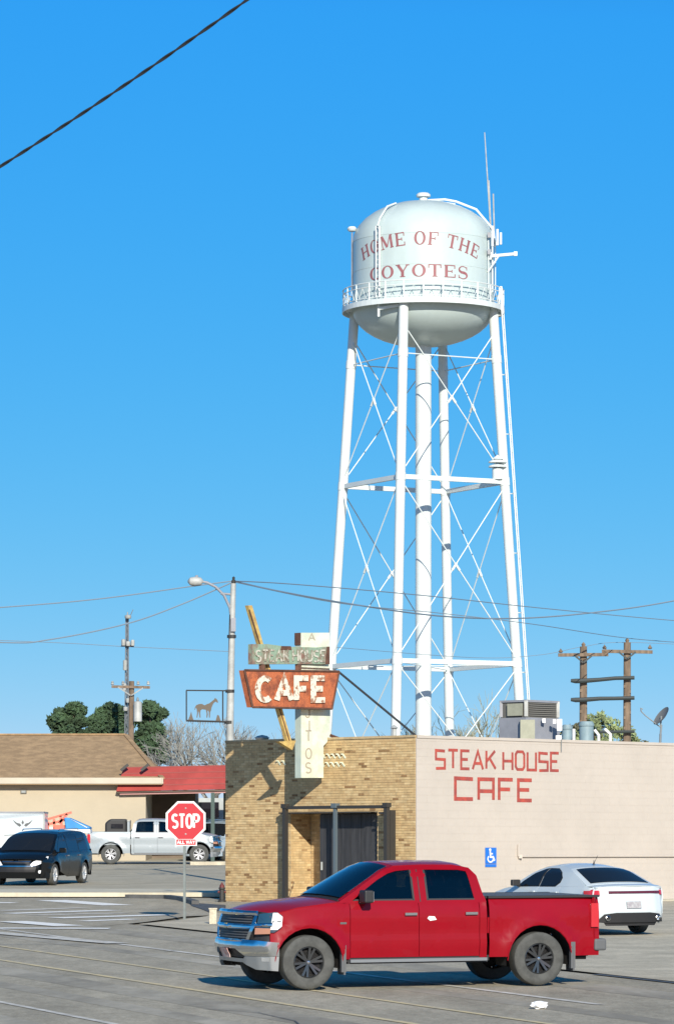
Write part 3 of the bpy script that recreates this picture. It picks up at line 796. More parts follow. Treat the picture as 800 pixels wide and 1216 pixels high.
# black door leaves with vertical boards, low sun shines on them
def pt_(px, fo_):
    k = (px - 400) / F; x0 = KX - .7071 * fo_; y0 = KY - .7071 * fo_
    return (x0 - y0 * k) / (.7071 + .7071 * k)
nb = 6; ta, tb = t0 + .02, pt_(380, -.19)
for i in range(nb):
    a = ta + (tb - ta) * i / nb; b = ta + (tb - ta) * (i + 1) / nb - .012
    mb = MB(); bbox(mb, a, b, gz(KY) + .05, zdoor - .03, -.18 + random.uniform(0, .006), -.23); obj('door_board', mb, 'door_black', cafe)
mb = MB(); bbox(mb, ta, tb, gz(KY) + .05, zdoor - .01, -.232, -.30); obj('door_backing', mb, 'steel_dark', cafe)
mb = MB(); mb.box(bp(tb - .1, gz(KY) + 1.05, -.15), (.05, .05, .22)); obj('door_handle', mb, 'galv', cafe)
# steel frame in front of the entry
M['steel_blue'] = mat('steel_blue', (.10, .13, .15), .45)
fo = .38
def post_t(px):   # t on the plane standing fo proud
    k = (px - 400) / F; x0 = KX - .7071 * fo; y0 = KY - .7071 * fo
    return (x0 - y0 * k) / (.7071 + .7071 * k)
zbm = bz(400, 958.5, fo)
fr = thing('entry_frame', tuple(bp(post_t(400), gz(KY), fo)), 'dark steel post and beam frame standing before the brick entry', 'frame')
for px, m in ((338.5, 'steel_dark'), (398, 'steel_blue'), (459, 'steel_dark')):
    t = post_t(px); mb = MB(); hp_ = .042 if px == 398 else .058; q = [bp(t - hp_, zlow, fo - hp_), bp(t + hp_, zlow, fo - hp_), bp(t + hp_, zlow, fo + hp_), bp(t - hp_, zlow, fo + hp_)]
    mb.prism(q, (0, 0, zbm - .03 - zlow)); obj('post', mb, m, fr)
    mb = MB(); q = [bp(t - .085, zbm - .03, fo - .085), bp(t + .085, zbm - .03, fo - .085), bp(t + .085, zbm - .03, fo + .085), bp(t - .085, zbm - .03, fo + .085)]; mb.prism(q, (0, 0, .12)); obj('post_cap', mb, m, fr)
for zb_, h in ((zbm - .055, .085), (zbm - .20, .05)):
    mb = MB(); mb.prism([bp(post_t(459) + .081, zb_, fo - .03), bp(post_t(338.5) - .081, zb_, fo - .03), bp(post_t(338.5) - .081, zb_, fo + .03), bp(post_t(459) + .081, zb_, fo + .03)], (0, 0, h)) if h == .085 else mb.prism([bp(post_t(459) + .081, zb_, fo - .02), bp(post_t(450), zb_, fo - .02), bp(post_t(450), zb_, fo + .02), bp(post_t(459) + .081, zb_, fo + .02)], (0, 0, h))
    obj('beam', mb, 'steel_dark', fr)
mb = MB(); q = [bp(post_t(459) - .03, zlow, fo - .3), bp(post_t(459) + .03, zlow, fo - .3), bp(post_t(459) + .03, zlow, fo - .1), bp(post_t(459) - .03, zlow, fo - .1)]; mb.prism(q, (0, 0, zbm - .1 - zlow)); obj('side_plate', mb, 'steel_dark', fr)
mb = MB(); mb.prism([bp(t0 - .03, zdoor - .005, .03), bp(t1 + .12, zdoor - .005, .03), bp(t1 + .12, zdoor - .005, fo - .05), bp(t0 - .03, zdoor - .005, fo - .05)], (0, 0, .035)); obj('shadow_plate', mb, 'steel_dark', fr)  # dark lower beam, added as a deep plate to lengthen the recess shadow
# wall lettering on the pink wall
def gw_(u, v, w): return rp_(u, v, .034 + w)
ra, rb2 = wr(515), wr(663)
text(pk, 'STEAK HOUSE', BLOCK, ra + .04, rz(590, 914), .47, rb2 - ra - .08, .075, gw_, .006, 'red_paint_wall', jitter=.03)
ra, rb2 = wr(538), wr(631)
text(pk, 'CAFE', SQA, ra + .04, rz(585, 950), .54, rb2 - ra - .08, .10, gw_, .006, 'red_paint_wall', jitter=.02)
# conduit on the pink wall
cd = MB(); zc = rz(700, 1017.3)
cd.tube([rp_(wr(613), rz(613, 1003), .08), rp_(wr(613), zc, .08)], .025, 8); cd.tube([rp_(wr(613), zc, .08), rp_(19, zc, .08)], .022, 8)
cd.box(rp_(wr(615), zc, .08), (.1, .1, .1))
obj('conduit', cd, 'pink_wall', cafe, smooth=True)
# drip cable down the wall from the unit
cb = MB(); cb.tube([rp_(wr(664), ZTOP, .07), rp_(wr(664) + .01, rz(664, 893), .06)], .015, 6); obj('cable', cb, 'galv', cafe)
# blue accessible-parking sign
a, b = wr(574.5), wr(587.5); zt_, zb_ = rz(580, 1007), rz(580, 1030)
asg = thing('parking_sign', tuple(rp_((a + b) / 2, zb_, .04)), 'small blue accessible parking sign on the pink wall', 'sign')
mb = MB(); mb.prism([rp_(a, zb_ + .09, .04), rp_(b, zb_ + .09, .04), rp_(b, zt_, .04), rp_(a, zt_, .04)], NPk * .012); pl_ = obj('sign_plate', mb, 'sign_blue', asg)
mb = MB(); mb.prism([rp_(a, zb_, .04), rp_(b, zb_, .04), rp_(b, zb_ + .075, .04), rp_(a, zb_ + .075, .04)], NPk * .012); obj('lower_plate', mb, 'sign_blue', asg)
wc = MB(); ww = b - a; hh = zt_ - zb_ - .09; g2 = lambda u, v, w: rp_(a + u * ww, zb_ + .09 + v * hh, .052 + w)
glyph_mb(wc, [strips_of(arc(.46, .30, .25, .20, 130, 380, 12), .09), strips_of([(.42, .78), (.45, .42), (.7, .42), (.82, .18)], .12), strips_of([(.44, .62), (.66, .62)], .09), strips_of(arc(.42, .87, .05, .04, 0, 360, 8), .1)], g2, .003)
obj('wheelchair_symbol', wc, 'sign_white', asg)
# old letter stubs beside the blade sign: two rows of slanted pegs
pg = MB()
for (px0, n, rows) in ((379, 6, (898.5, 908.5)), (333, 2, (906.5,))):
    for py in rows:
        for i in range(n):
            px = px0 + i * 6.0 - (0 if py < 903 else 1); t = wt(px); z = bz(px, py)
            a = bp(t + .05, z + .06, .012); b = bp(t - .05, z - .05, .012)
            pg.bar(a, b, .045, .03, up=NB); pg.bar(a + Vector((0, 0, 0)), a + NB * .07, .03, .03)
obj('wall_peg', pg, 'sign_cream', cafe)
# kerb stop along the pink wall
ks = MB(); ks.prism([rp_(3.0, gz(104) - .3, .05), rp_(20, gz(104) - .3, .05), rp_(20, gz(104) - .3, 1.3), rp_(3.0, gz(104) - .3, 1.3)], (0, 0, .33)); 
obj('wall_kerb', ks, 'concrete_pale', cafe)
ws = MB()
for i in range(4): ws.bar(rp_(6.8 + i * 2.6, gz(105) + .12, 2.0), rp_(8.6 + i * 2.6, gz(106) + .14, 2.0), .2, .16)

# ------------------------------------------------------------------ cafe sign (stands square to the brick wall)
TA = wt(382.5)
def sp(d, z, n=0.0):          # d = metres out from the wall, n = towards the camera-right face (-Tn)
    return bp(TA, z, d) - Tn * n
def sd(px, n=0.0):
    q = bp(TA, 0, 0) - Tn * n; k = (px - 400) / F
    return (q.x - q.y * k) / (.7071 - .7071 * k)
def sz(px, py, n=0.0): q = sp(sd(px, n), 0, n); return EYE + (HZ - py) * q.y / F
def spt(px, py, n=0.0): return sp(sd(px, n), sz(px, py, n), n)
cs = thing('cafe_sign', tuple(bp(TA, bz(382, 924), 0)), 'weathered projecting roadside sign reading STEAK HOUSE CAFE with gold arrow, fixed on brick wall', 'sign')
def splate(name, pts, n0, n1, m, parent=cs):
    mb = MB(); q = [spt(px, py, n1) for px, py in pts]; mb.prism(q, Tn * (n1 - n0)); return obj(name, mb, m, parent)
bl_ = splate('blade', [(357.5, 924), (384, 924), (384, 886), (388, 882), (392, 872), (392, 848), (391, 751.5), (357.5, 751.5)], 0, .22, 'sign_cream')
# pale edges
mb = MB(); Q0, Q1 = spt(357.5, 924, .22), spt(357.5, 751.5, .22); mb.prism([Q0 + Tn * .22, Q0, Q1, Q1 + Tn * .22], NB * .01); obj('blade_edge', mb, M.setdefault('cream_edge', mat('cream_edge', (0.46, 0.53, 0.46), .7, c2=(.40, .47, .42), vary=.1, vscale=3)), cs)
mb = MB(); Q0, Q1 = spt(357, 766, .22), spt(357, 751.5, .22); mb.prism([Q0 + Tn * .215, Q0, Q1, Q1 + Tn * .215], NB * .02); obj('blade_edge', mb, 'rust_dark', cs)
def gs(n): return lambda u, v, w: spt(u, v, n + w)
for ch, py, px in (('A', 760.5, 369.5), ('J', 852, 366), ('I', 868, 370), ('T', 880, 366), ('O', 901, 366), ('S', 918, 366)):
    g_l = lambda u, v, w, px=px, py=py: spt(px + u * 14 - (0), py - v * 12, .22 + w)
    mb = MB(); wd, pls = SANS[ch]
    glyph_mb(mb, [strips_of(pl, .13) for pl in pls], (lambda u, v, w, px=px, py=py: spt(px - 3 + u * 11, py - v * (8 if ch == 'A' else 12), .222 + w)), .006)
    obj('letter', mb, 'letter_faint', bl_)
M['letter_dingy'] = mat('letter_dingy', (.52, .50, .42), .8, c2=(.24, .20, .15), vary=.3, vscale=6, thr=(.44, .52))
# green STEAK HOUSE box
gb = splate('steak_house_panel', [(300, 789), (391, 788.5), (391, 768), (375, 769), (340, 768), (318, 765), (300, 765)], .20, .36, 'sign_green')
mb = MB(); Q0, Q1 = spt(300, 789, .36), spt(300, 765, .36); mb.prism([Q0, Q1, Q1 + Tn * .16, Q0 + Tn * .16], NB * .012); obj('panel_end', mb, 'sign_green', cs)
mb = MB(); mb.prism([spt(333, 772, .361), spt(346, 772, .361), spt(345, 767.5, .361), spt(334, 767.3, .361)], -Tn * .012); obj('rust_patch', mb, 'rust_dark', cs)
mb = MB(); mb.prism([spt(386, 789, .361), spt(391, 789, .361), spt(391, 768, .361), spt(388, 768, .361)], -Tn * .012); obj('rust_patch', mb, 'rust_dark', cs)
text(gb, 'STEAK HOUSE', SANS, 304, -785.5, 13.0, 82, 2.0, lambda u, v, w: spt(u, -v, .362 + w), .02, 'letter_dingy', jitter=.05)
# orange CAFE box
ocf = [(290.5, 796), (402.5, 797.5), (394, 842), (300, 840)]
cb_ = splate('cafe_panel', ocf, .26, .48, 'rust_orange')
for a, b, m in (((290.5, 796), (300, 840), 'rust_dark'), ((402.5, 797.5), (290.5, 796), 'sign_cream')):
    pass
mb = MB()
for i in range(4):
    a, b = ocf[i], ocf[(i + 1) % 4]; mb.tube([spt(*a, .485), spt(*b, .485)], .03, 5)
obj('panel_rim', mb, 'rust_dark', cs)
text(cb_, 'CAFE', SANS, 306, -831.5, 26, 80, 6.8, lambda u, v, w: spt(u, -v, .482 + w), .04, 'letter_white')
for px in (311, 354):
    mb = MB(); mb.box(spt(px, 792.5, .28), (.16, .16, .14)); obj('bracket', mb, 'rust_dark', cs)
mb = MB(); mb.prism([spt(355, 792.6, .2), spt(390, 794, .2), spt(390, 792, .2), spt(355, 790.4, .2)], -Tn * .1); obj('pale_strip', mb, 'sign_cream', cs)
# arrow
def shaft(a, b, wpx):
    mb = MB(); mb.prism([spt(a[0], a[1], .20), spt(a[0] + wpx, a[1], .20), spt(b[0] + wpx, b[1], .20), spt(b[0], b[1], .20)], Tn * .12); return mb
obj('arrow_shaft', shaft((294.5, 719), (342.0, 882), 4.8), 'sign_yellow', cs)
mb = MB(); mb.tube([spt(296, 724, .205), spt(343.5, 880, .205)], .018, 4)
mb2 = MB(); mb2.prism([spt(293.2, 720, .09), spt(294.6, 720, .09), spt(308.5, 765, .09), spt(307, 765, .09)], Tn * .06); obj('arrow_channel', mb2, 'sign_yellow', cs)
obj('arrow_groove', mb, 'rust_dark', cs)
mb = MB(); mb.prism([spt(331, 881, .30), spt(351.5, 879.5, .30), spt(347, 891, .30)], Tn * .14); obj('arrow_head', mb, 'sign_yellow', cs)
# guy cable back to the roof corner
gc = MB(); gc.tube([spt(402, 798, .3), bp(.35, ZTOP - .02, -.4)], .03, 6)
tag(obj('guy_cable', gc, 'wire'), 'black guy cable from the sign down to the roof corner', 'cable')
hk = MB(); hk.tube([sp(0.1, sz(380, 870), .1), sp(-.9, ZTOP - .1, .1)], .04, 6); obj('wall_brace', hk, 'rust_dark', cs)
# white lump on the parapet near the left corner
mb = MB(); c = bp(wt(308), ZTOP, -.1); mb.lathe([(.16, 0), (.2, .05), (.14, .1), (.001, .13)], tuple(c), 10)
tag(obj('parapet_lamp', mb, 'galv_light', smooth=True), 'small pale lamp lying on the brick parapet, left of the arrow', 'lamp')

# ------------------------------------------------------------------ things on the cafe roof
def X0_(px): return (px - 400) * Ya / F
def roof_at(px, Y, z=None): return Vector(((px - 400) * Y / F, Y, ZTOP - .35))
Ya = 104.2
c = roof_at(630, Ya); sc = F / Ya
hvac = thing('air_conditioner', tuple(c), 'large grey rooftop air conditioner with louvred top above the pink wall', 'air conditioner')
za = EYE + (HZ - 831) / sc; zm = EYE + (HZ - 852) / sc
cx0, cx1, cx2 = (594 - 400) / sc, (624 - 400) / sc, (667 - 400) / sc
pA, pB, pC = Vector((cx0, Ya + .7, 0)), Vector((cx1, Ya, 0)), Vector((cx2, Ya + 1.0, 0)); pD = pA + (pC - pB)
def hpr(z0, z1, ins=0.0):
    ce = (pA + pC) / 2; return [p.lerp(ce, ins) + Vector((0, 0, z0)) for p in (pA, pB, pC, pD)]
mb = MB(); mb.prism(hpr(c.z, zm), (0, 0, zm - c.z)); obj('cabinet', mb, 'unit_gray', hvac)
mb = MB(); mb.prism(hpr(zm, za, .05), (0, 0, za - zm - .06)); obj('coil_core', mb, 'unit_dark', hvac)
mb = MB(); mb.prism(hpr(za - .06, za), (0, 0, .06)); obj('top_cover', mb, 'unit_gray', hvac)
for p in (pA, pB, pC, pD):
    mb = MB(); mb.box(Vector((p.x, p.y, (zm + za) / 2)) * 1.0 + ((pA + pC) / 2 - p).normalized() * .06, (.1, .1, za - zm - .05)); obj('corner_post', mb, 'galv_light' if p is pB or p is pC else 'unit_gray', hvac)
for i in range(7):
    z = zm + .06 + i * .056
    mb = MB(); mb.bar(pB.lerp(pC, .1) + Vector((.0, -.0, z)), pB.lerp(pC, .9) + Vector((0, 0, z)), .03, .016); obj('louvre', mb, M.setdefault('louvre', mat('louvre', (.20, .19, .17), .6)), hvac)
mb = MB(); a, b = pA.lerp(pB, .32), pA.lerp(pB, .9); n_ = Vector((-.4, -.9, 0)) * .02; mb.prism([a + n_ + Vector((0, 0, zm + .05)), b + n_ + Vector((0, 0, zm + .05)), b + n_ + Vector((0, 0, za - .1)), a + n_ + Vector((0, 0, za - .1))], (-.01, -.03, 0)); obj('filter_panel', mb, 'unit_green', hvac)
mb = MB(); mb.box(Vector((X0_(626), Ya - .02, (c.z + zm) / 2 - .02)), (.40, .16, zm - c.z - .10)); obj('access_panel', mb, 'unit_green', hvac)
for px, py, w, h in ((628, 855.5, .14, .07), (645.5, 856, .09, .12), (658, 857, .09, .12), (664, 861, .14, .32), (663, 878, .16, .2)):
    mb = MB(); q = P(px, py, Ya + .3); mb.box(q, (w, .1, h)); obj('pipe_wrap', mb, 'sign_white', hvac)
# roof drums / vents
def drum(px, pw, pt, Y, label, m):
    c = roof_at(px, Y); s = F / Y; zt_ = EYE + (HZ - pt) / s
    o = thing('roof_vent', tuple(c), label, 'roof vent')
    mb = MB(); mb.lathe([(pw / 2 / s, c.z), (pw / 2 / s, zt_ - .04), (pw / 2.3 / s, zt_)], (c.x, c.y, 0), 20); obj('drum', mb, m, o, smooth=True)
    mb = MB(); mb.lathe([(pw / 2 / s + .015, zt_ - .14), (pw / 2 / s + .02, zt_ - .10), (pw / 2 / s + .015, zt_ - .06)], (c.x, c.y, 0), 20); mb.f = [f for f in mb.f if len(f) == 4]; obj('band', mb, m, o)
    return o
M['bluegray'] = mat('bluegray', (.22, .31, .34), .6, vary=.1, vscale=3)
drum(696, 17, 857, 108, 'round blue grey metal drum on the roof between air conditioner and pole', 'bluegray')
drum(673, 12, 861, 109, 'low blue grey vent box right beside the air conditioner', 'bluegray')
for i, (px, pt, tlt) in enumerate(((681, 868, 0), (710.5, 869, .12), (724.5, 868, .16))):
    c = roof_at(px, 107); zt_ = EYE + (HZ - pt) * 107 / F
    mb = MB(); mb.tube([c, Vector((c.x, c.y, zt_ - .1)), Vector((c.x - tlt, c.y, zt_ + .05))], .045, 8)
    tag(obj('vent_pipe', mb, 'sign_white', smooth=True), ['short white pipe standing behind the blue grey drum', 'bent white pipe just right of the round drum', 'bent white pipe near the foot of the right utility pole'][i], 'pipe')
# satellite dish
c = roof_at(783, 106); ds = thing('satellite_dish', tuple(c), 'grey satellite dish on a mast at the right end of the roof', 'satellite dish')
Yd = 106
mb = MB(); mb.tube([c, P(784, 872, Yd)], .035, 8); mb.tube([P(784, 873, Yd), P(785, 861, Yd)], .028, 8); obj('mast', mb, 'galv', ds)
mb = MB(); nd = Vector((-.80, -.30, .62)).normalized(); cc = P(785, 850.5, Yd)
rot = nd.to_track_quat('Z', 'Y').to_matrix()
pr_ = [(.001, -.07), (.12, -.06), (.22, -.035), (.30, 0), (.31, .012), (.29, .0), (.21, -.02), (.11, -.045), (.001, -.055)]
mb.lathe(pr_, tuple(cc), 20, rot); obj('dish', mb, M.setdefault('dish_gray', mat('dish_gray', (.16, .16, .155), .6)), ds, smooth=True, auto=60)
mb = MB(); mb.tube([P(784, 864, Yd), P(775, 857, Yd), P(766, 850, Yd), P(761, 845, Yd)], .018, 6); mb.tube([P(761, 845, Yd), P(760.5, 841, Yd), P(763, 842.5, Yd)], .022, 6); mb.tube([P(784, 864, Yd), cc], .025, 6); obj('feed_arm', mb, 'galv', ds)
# small roof stub behind front tower leg
mb = MB(); c = P(468, 870, 106); mb.lathe([(.06, ZTOP - .35), (.06, c.z + .1), (.12, c.z + .12), (.001, c.z + .22)], (c.x, c.y, 0), 10)
tag(obj('flue_cap', mb, 'galv_light', smooth=True), 'small flue cap on the brick parapet below the front tower leg', 'flue')
# ------------------------------------------------------------------ vehicles
def interp(tab, x):
    if x <= tab[0][0]: return tab[0][1]
    for (a, va), (b, vb) in zip(tab, tab[1:]):
        if x <= b: return va + (vb - va) * (x - a) / (b - a)
    return tab[-1][1]
def patch(poly, f, step=0.12, depth=0.02):
    """curved slab: polygon in (u, v), f(u, v, d) -> point, d into the body"""
    bm = bmesh.new()
    vs = [bm.verts.new((u, v, 0)) for u, v in poly]
    fc = bm.faces.new(vs); fc.normal_update(); bmesh.ops.triangulate(bm, faces=[fc], ngon_method='EAR_CLIP')
    us = [p[0] for p in poly]; ws = [p[1] for p in poly]
    for ax, lo, hi in ((0, min(us), max(us)), (1, min(ws), max(ws))):
        n = max(1, int((hi - lo) / step))
        for i in range(1, n):
            c = lo + (hi - lo) * i / n
            co = (c, 0, 0) if ax == 0 else (0, c, 0); no = (1, 0, 0) if ax == 0 else (0, 1, 0)
            bmesh.ops.bisect_plane(bm, geom=bm.verts[:] + bm.edges[:] + bm.faces[:], plane_co=co, plane_no=no, dist=1e-5)
    bm.verts.ensure_lookup_table(); bm.verts.index_update()
    mb = MB(); uv = [(v.co.x, v.co.y) for v in bm.verts]; k = len(uv)
    mb.v = [Vector(f(u, v, 0)) for u, v in uv] + [Vector(f(u, v, depth)) for u, v in uv]
    for fa in bm.faces:
        ids = [v.index for v in fa.verts]; mb.f.append(tuple(ids)); mb.f.append(tuple(i + k for i in reversed(ids)))
    for e in bm.edges:
        if len(e.link_faces) == 1:
            a, b = e.verts[0].index, e.verts[1].index; mb.f.append((a, b, b + k, a + k))
    bm.free(); return mb

def wheel(root, x, y, r, w, rim_m, spokes=6, rimr=0.62, zc=None):
    s = 1 if y > 0 else -1
    rot = Matrix.Rotation(R(-90 * s), 3, 'X')      # local z -> outwards
    c = Vector((x, y, zc if zc else r)); t = MB()
    prof = [(r * rimr, -w / 2), (r * .93, -w / 2), (r * .985, -w * .42), (r, -w * .3), (r, w * .3), (r * .985, w * .42), (r * .93, w / 2), (r * .80, w * .53), (r * rimr * 1.03, w * .47), (r * rimr, w * .38)]
    t.lathe(prof, c, 40, rot); t.f = [f for f in t.f if len(f) == 4]
    ty = obj('tyre', t, 'tyre', root, smooth=True, local=True, auto=35)
    o = []
    for i in range(36):       # tread blocks
        pass
    rm = MB(); rr = r * rimr
    rm.lathe([(rr + .004, w * .40), (rr * .95, w * .44), (rr * .91, w * .36), (rr * .9, w * .05), (rr * .9, -w * .3)], c, 32, rot); rm.f = [f for f in rm.f if len(f) == 4]
    rm.lathe([(.001, w * .36), (rr * .13, w * .36), (rr * .17, w * .31), (rr * .19, w * .1)], c, 16, rot); 
    for i in range(spokes):
        a = 2 * math.pi * i / spokes + .26
        for da in (-.17, .17):
            p0 = Vector((rr * .12 * math.cos(a), rr * .12 * math.sin(a), w * .30)); p1 = Vector((rr * .95 * math.cos(a + da), rr * .95 * math.sin(a + da), w * .37))
            rm.bar(c + rot @ p0, c + rot @ p1, rr * .15, .03, up=rot @ Vector((0, 0, 1)))
    rim = obj('rim', rm, rim_m, ty, smooth=True, local=True, auto=30)
    bk = MB(); bk.lathe([(rr * .9, w * .1), (.001, w * .1)], c, 24, rot); obj('brake_disc', bk, 'plastic_black', ty, local=True)
    cpm = MB(); cpm.lathe([(rr * .13, w * .362), (rr * .1, w * .40), (.001, w * .41)], c, 12, rot); obj('hub_cap', cpm, 'chrome', ty, local=True, smooth=True)
    return ty

class Car:
    def __init__(s, root, S): s.r = root; s.S = S
    def hw(s, x, z):
        S = s.S; W = S['W'] * interp(S['plan'], x)
        b = S['belt'] if not isinstance(S['belt'], list) else interp(S['belt'], x)
        y = W
        y -= S.get('tuck', .05) * max(0, (S.get('tuckz', .55) - z) / .25) ** 1.5 if z < S.get('tuckz', .55) else 0
        if z > b - .12: y -= S.get('shoulder', .03) * min(1, (z - b + .12) / .12) ** 2
        if z > b: y -= (z - b) * S['tumble'] + (max(0, z - b - S.get('rz', .42)) * S.get('rk', .6)) ** 1.0
        for (cx, cr) in S['arch']:
            d = math.hypot(x - cx, z - S['wr'])
            t = 1 - abs(d - cr - .03) / .13
            if t > 0 and z < b: y += S.get('flare', .02) * (t * t * (3 - 2 * t))
        for zc_, wd, am in S.get('crease', []):
            t = 1 - abs(z - zc_) / wd
            if t > 0: y += am * t
        return y
    def side(s, sg, off=0.0):
        return lambda u, v, d: (u, sg * (s.hw(u, v) + off - d), v)
    def sidepart(s, name, poly, m, off=0.0, depth=.03, step=.1, both=True, parent=None, smooth=True):
        res = []
        for sg in ((1, -1) if both is True else (both,)):
            res.append(obj(name, patch(poly, s.side(sg, off), step, depth), m, parent or s.r, smooth=smooth, local=True, auto=30))
        return res
    def lower(s, x0, x1, name, m, z0=None, gap=.004):
        """panel of the lower body between two stations, wheel arch cut out"""
        S = s.S; zb = z0 if z0 is not None else S['zb']; x0 += gap; x1 -= gap
        bot = []
        for cx, cr in sorted(S['arch']):
            dz = zb - S['wr']; hx = math.sqrt(max(0, cr * cr - dz * dz)); a, b = cx - hx, cx + hx
            if b < x0 or a > x1: continue
            n = 14; seg = []
            for i in range(n + 1):
                x = a + (b - a) * (1 - math.cos(math.pi * i / n)) / 2; z = S['wr'] + math.sqrt(max(0, cr * cr - (x - cx) ** 2)); z = max(z, zb)
                if x0 < x < x1: seg.append((x, z))
            def az(x): return S['wr'] + math.sqrt(max(0, cr * cr - (x - cx) ** 2))
            if a < x0 < b: seg.insert(0, (x0, max(zb, az(x0))))
            if a < x1 < b: seg.append((x1, max(zb, az(x1))))
            bot += seg
        if not bot or bot[0][0] > x0 + 1e-4: bot.insert(0, (x0, max(zb, interp(S['under'], x0)) if 'under' in S else zb))
        if bot[-1][0] < x1 - 1e-4: bot.append((x1, max(zb, interp(S['under'], x1)) if 'under' in S else zb))
        xs = [x for x, z in S['lt'] if x0 < x < x1]; tp_ = [(x, interp(S['lt'], x)) for x in sorted(set([x0, x1] + xs), reverse=True)]
        poly = bot + tp_
        cl = [poly[0]]
        for p in poly[1:]:
            if math.hypot(p[0] - cl[-1][0], p[1] - cl[-1][1]) > .004: cl.append(p)
        return s.sidepart(name, cl, m)
    def strip(s, name, pts, m, u=1.0, off=0.0, thick=.02, nu=14, bow=None, crown=None, parent=None, u0=None):
        """surface across the car over top points (x, z)"""
        S = s.S; crown = crown if crown is not None else S['crown']; bw = bow or S.get('bow', [(-9, 0), (9, 0)])
        P_ = []
        for (a, b) in zip(pts, pts[1:]):
            n = max(1, int(math.hypot(a[0] - b[0], a[1] - b[1]) / .16))
            P_ += [(a[0] + (b[0] - a[0]) * i / n, a[1] + (b[1] - a[1]) * i / n) for i in range(n)]
        P_.append(pts[-1])
        cf = crown if callable(crown) else (lambda x: crown)
        def f(i, uu, d):
            x, z = P_[i]
            nx, nz = (P_[min(i + 1, len(P_) - 1)][0] - P_[max(i - 1, 0)][0]), (P_[min(i + 1, len(P_) - 1)][1] - P_[max(i - 1, 0)][1])
            L = math.hypot(nx, nz); nx, nz = nx / L, nz / L
            ox, oz = (nz, -nx) if nx < 0 else (-nz, nx)
            if oz < 0: ox, oz = -ox, -oz
            if abs(oz) < .05: oz = abs(oz)
            h = s.hw(x, z); c = (1 - abs(uu) ** 2.6)
            bx = interp(bw, x) * (1 - uu * uu)
            return Vector((x + bx + ox * (off - d), h * uu, z + cf(x) * c * max(.25, abs(oz)) + oz * (off - d)))
        ua = -u if u0 is None else u0
        mb = MB(); K = len(P_)
        for d in (0, thick):
            for i in range(K):
                for j in range(nu + 1): mb.v.append(f(i, ua + (u - ua) * j / nu, d))
        N1 = nu + 1
        for q in range(2):
            o = q * K * N1
            for i in range(K - 1):
                for j in range(nu): mb.f.append((o + i * N1 + j, o + i * N1 + j + 1, o + (i + 1) * N1 + j + 1, o + (i + 1) * N1 + j))
        O = K * N1
        for i in range(K - 1):
            for j in (0, nu): mb.f.append((i * N1 + j, (i + 1) * N1 + j, O + (i + 1) * N1 + j, O + i * N1 + j))
        for j in range(nu):
            for i in (0, K - 1): mb.f.append((i * N1 + j, i * N1 + j + 1, O + i * N1 + j + 1, O + i * N1 + j))
        return obj(name, mb, m, parent or s.r, smooth=True, local=True, auto=40)
    def fascia(s, plan, lean):
        """plan: points (x, y) from y=0 to the side; returns f(u, z, d), u signed arc length; lean(z) moves x"""
        pl = [Vector(p) for p in plan]; L = [0]
        for a, b in zip(pl, pl[1:]): L.append(L[-1] + (b - a).length)
        fr = 1 if plan[0][0] > 0 else -1
        def f(u, v, d):
            t = abs(u); sg = 1 if u >= 0 else -1; i = 0
            while i < len(L) - 2 and t > L[i + 1]: i += 1
            k = (t - L[i]) / (L[i + 1] - L[i]); p = pl[i].lerp(pl[i + 1], k)
            def nrm_(i): e = (pl[min(i + 1, len(pl) - 1)] - pl[max(i, 0)] if i < len(pl) - 1 else pl[-1] - pl[-2]); return Vector((e.y, -e.x)).normalized() * (1 if fr > 0 else -1)
            n1 = (nrm_(max(i - 1, 0)) + nrm_(i)); n2 = (nrm_(i) + nrm_(i + 1)); n = n1.normalized().lerp(n2.normalized(), k)
            if i == 0 and False: pass
            w = max(0, 1 - max(0, t - L[-1] * .8) / (L[-1] * .2)) 
            x = p.x + fr * lean(v) * w - n.x * d * 1.0; y = sg * (p.y - n.y * d)
            return (x, y, v)
        f.L = L[-1]
        return f

def liner(car, x, cr, W, inner):
    for sg in (1, -1):
        mb = MB(); n = 14; wr = car.S['wr']
        for i in range(n + 1):
            a = math.pi * (1.12 * i / n - .06); 
            for y in (W, inner): mb.v.append(Vector((x + (cr + .012) * math.cos(a), sg * y, wr + (cr + .012) * math.sin(a))))
        for i in range(n): mb.f.append((2 * i, 2 * i + 1, 2 * i + 3, 2 * i + 2))
        mb.add([(x + cr * math.cos(math.pi * i / 12), sg * inner, wr + cr * math.sin(math.pi * i / 12) - .0) for i in range(13)], [tuple(range(13))])
        obj('wheel_well', mb, 'body_core', car.r, local=True)

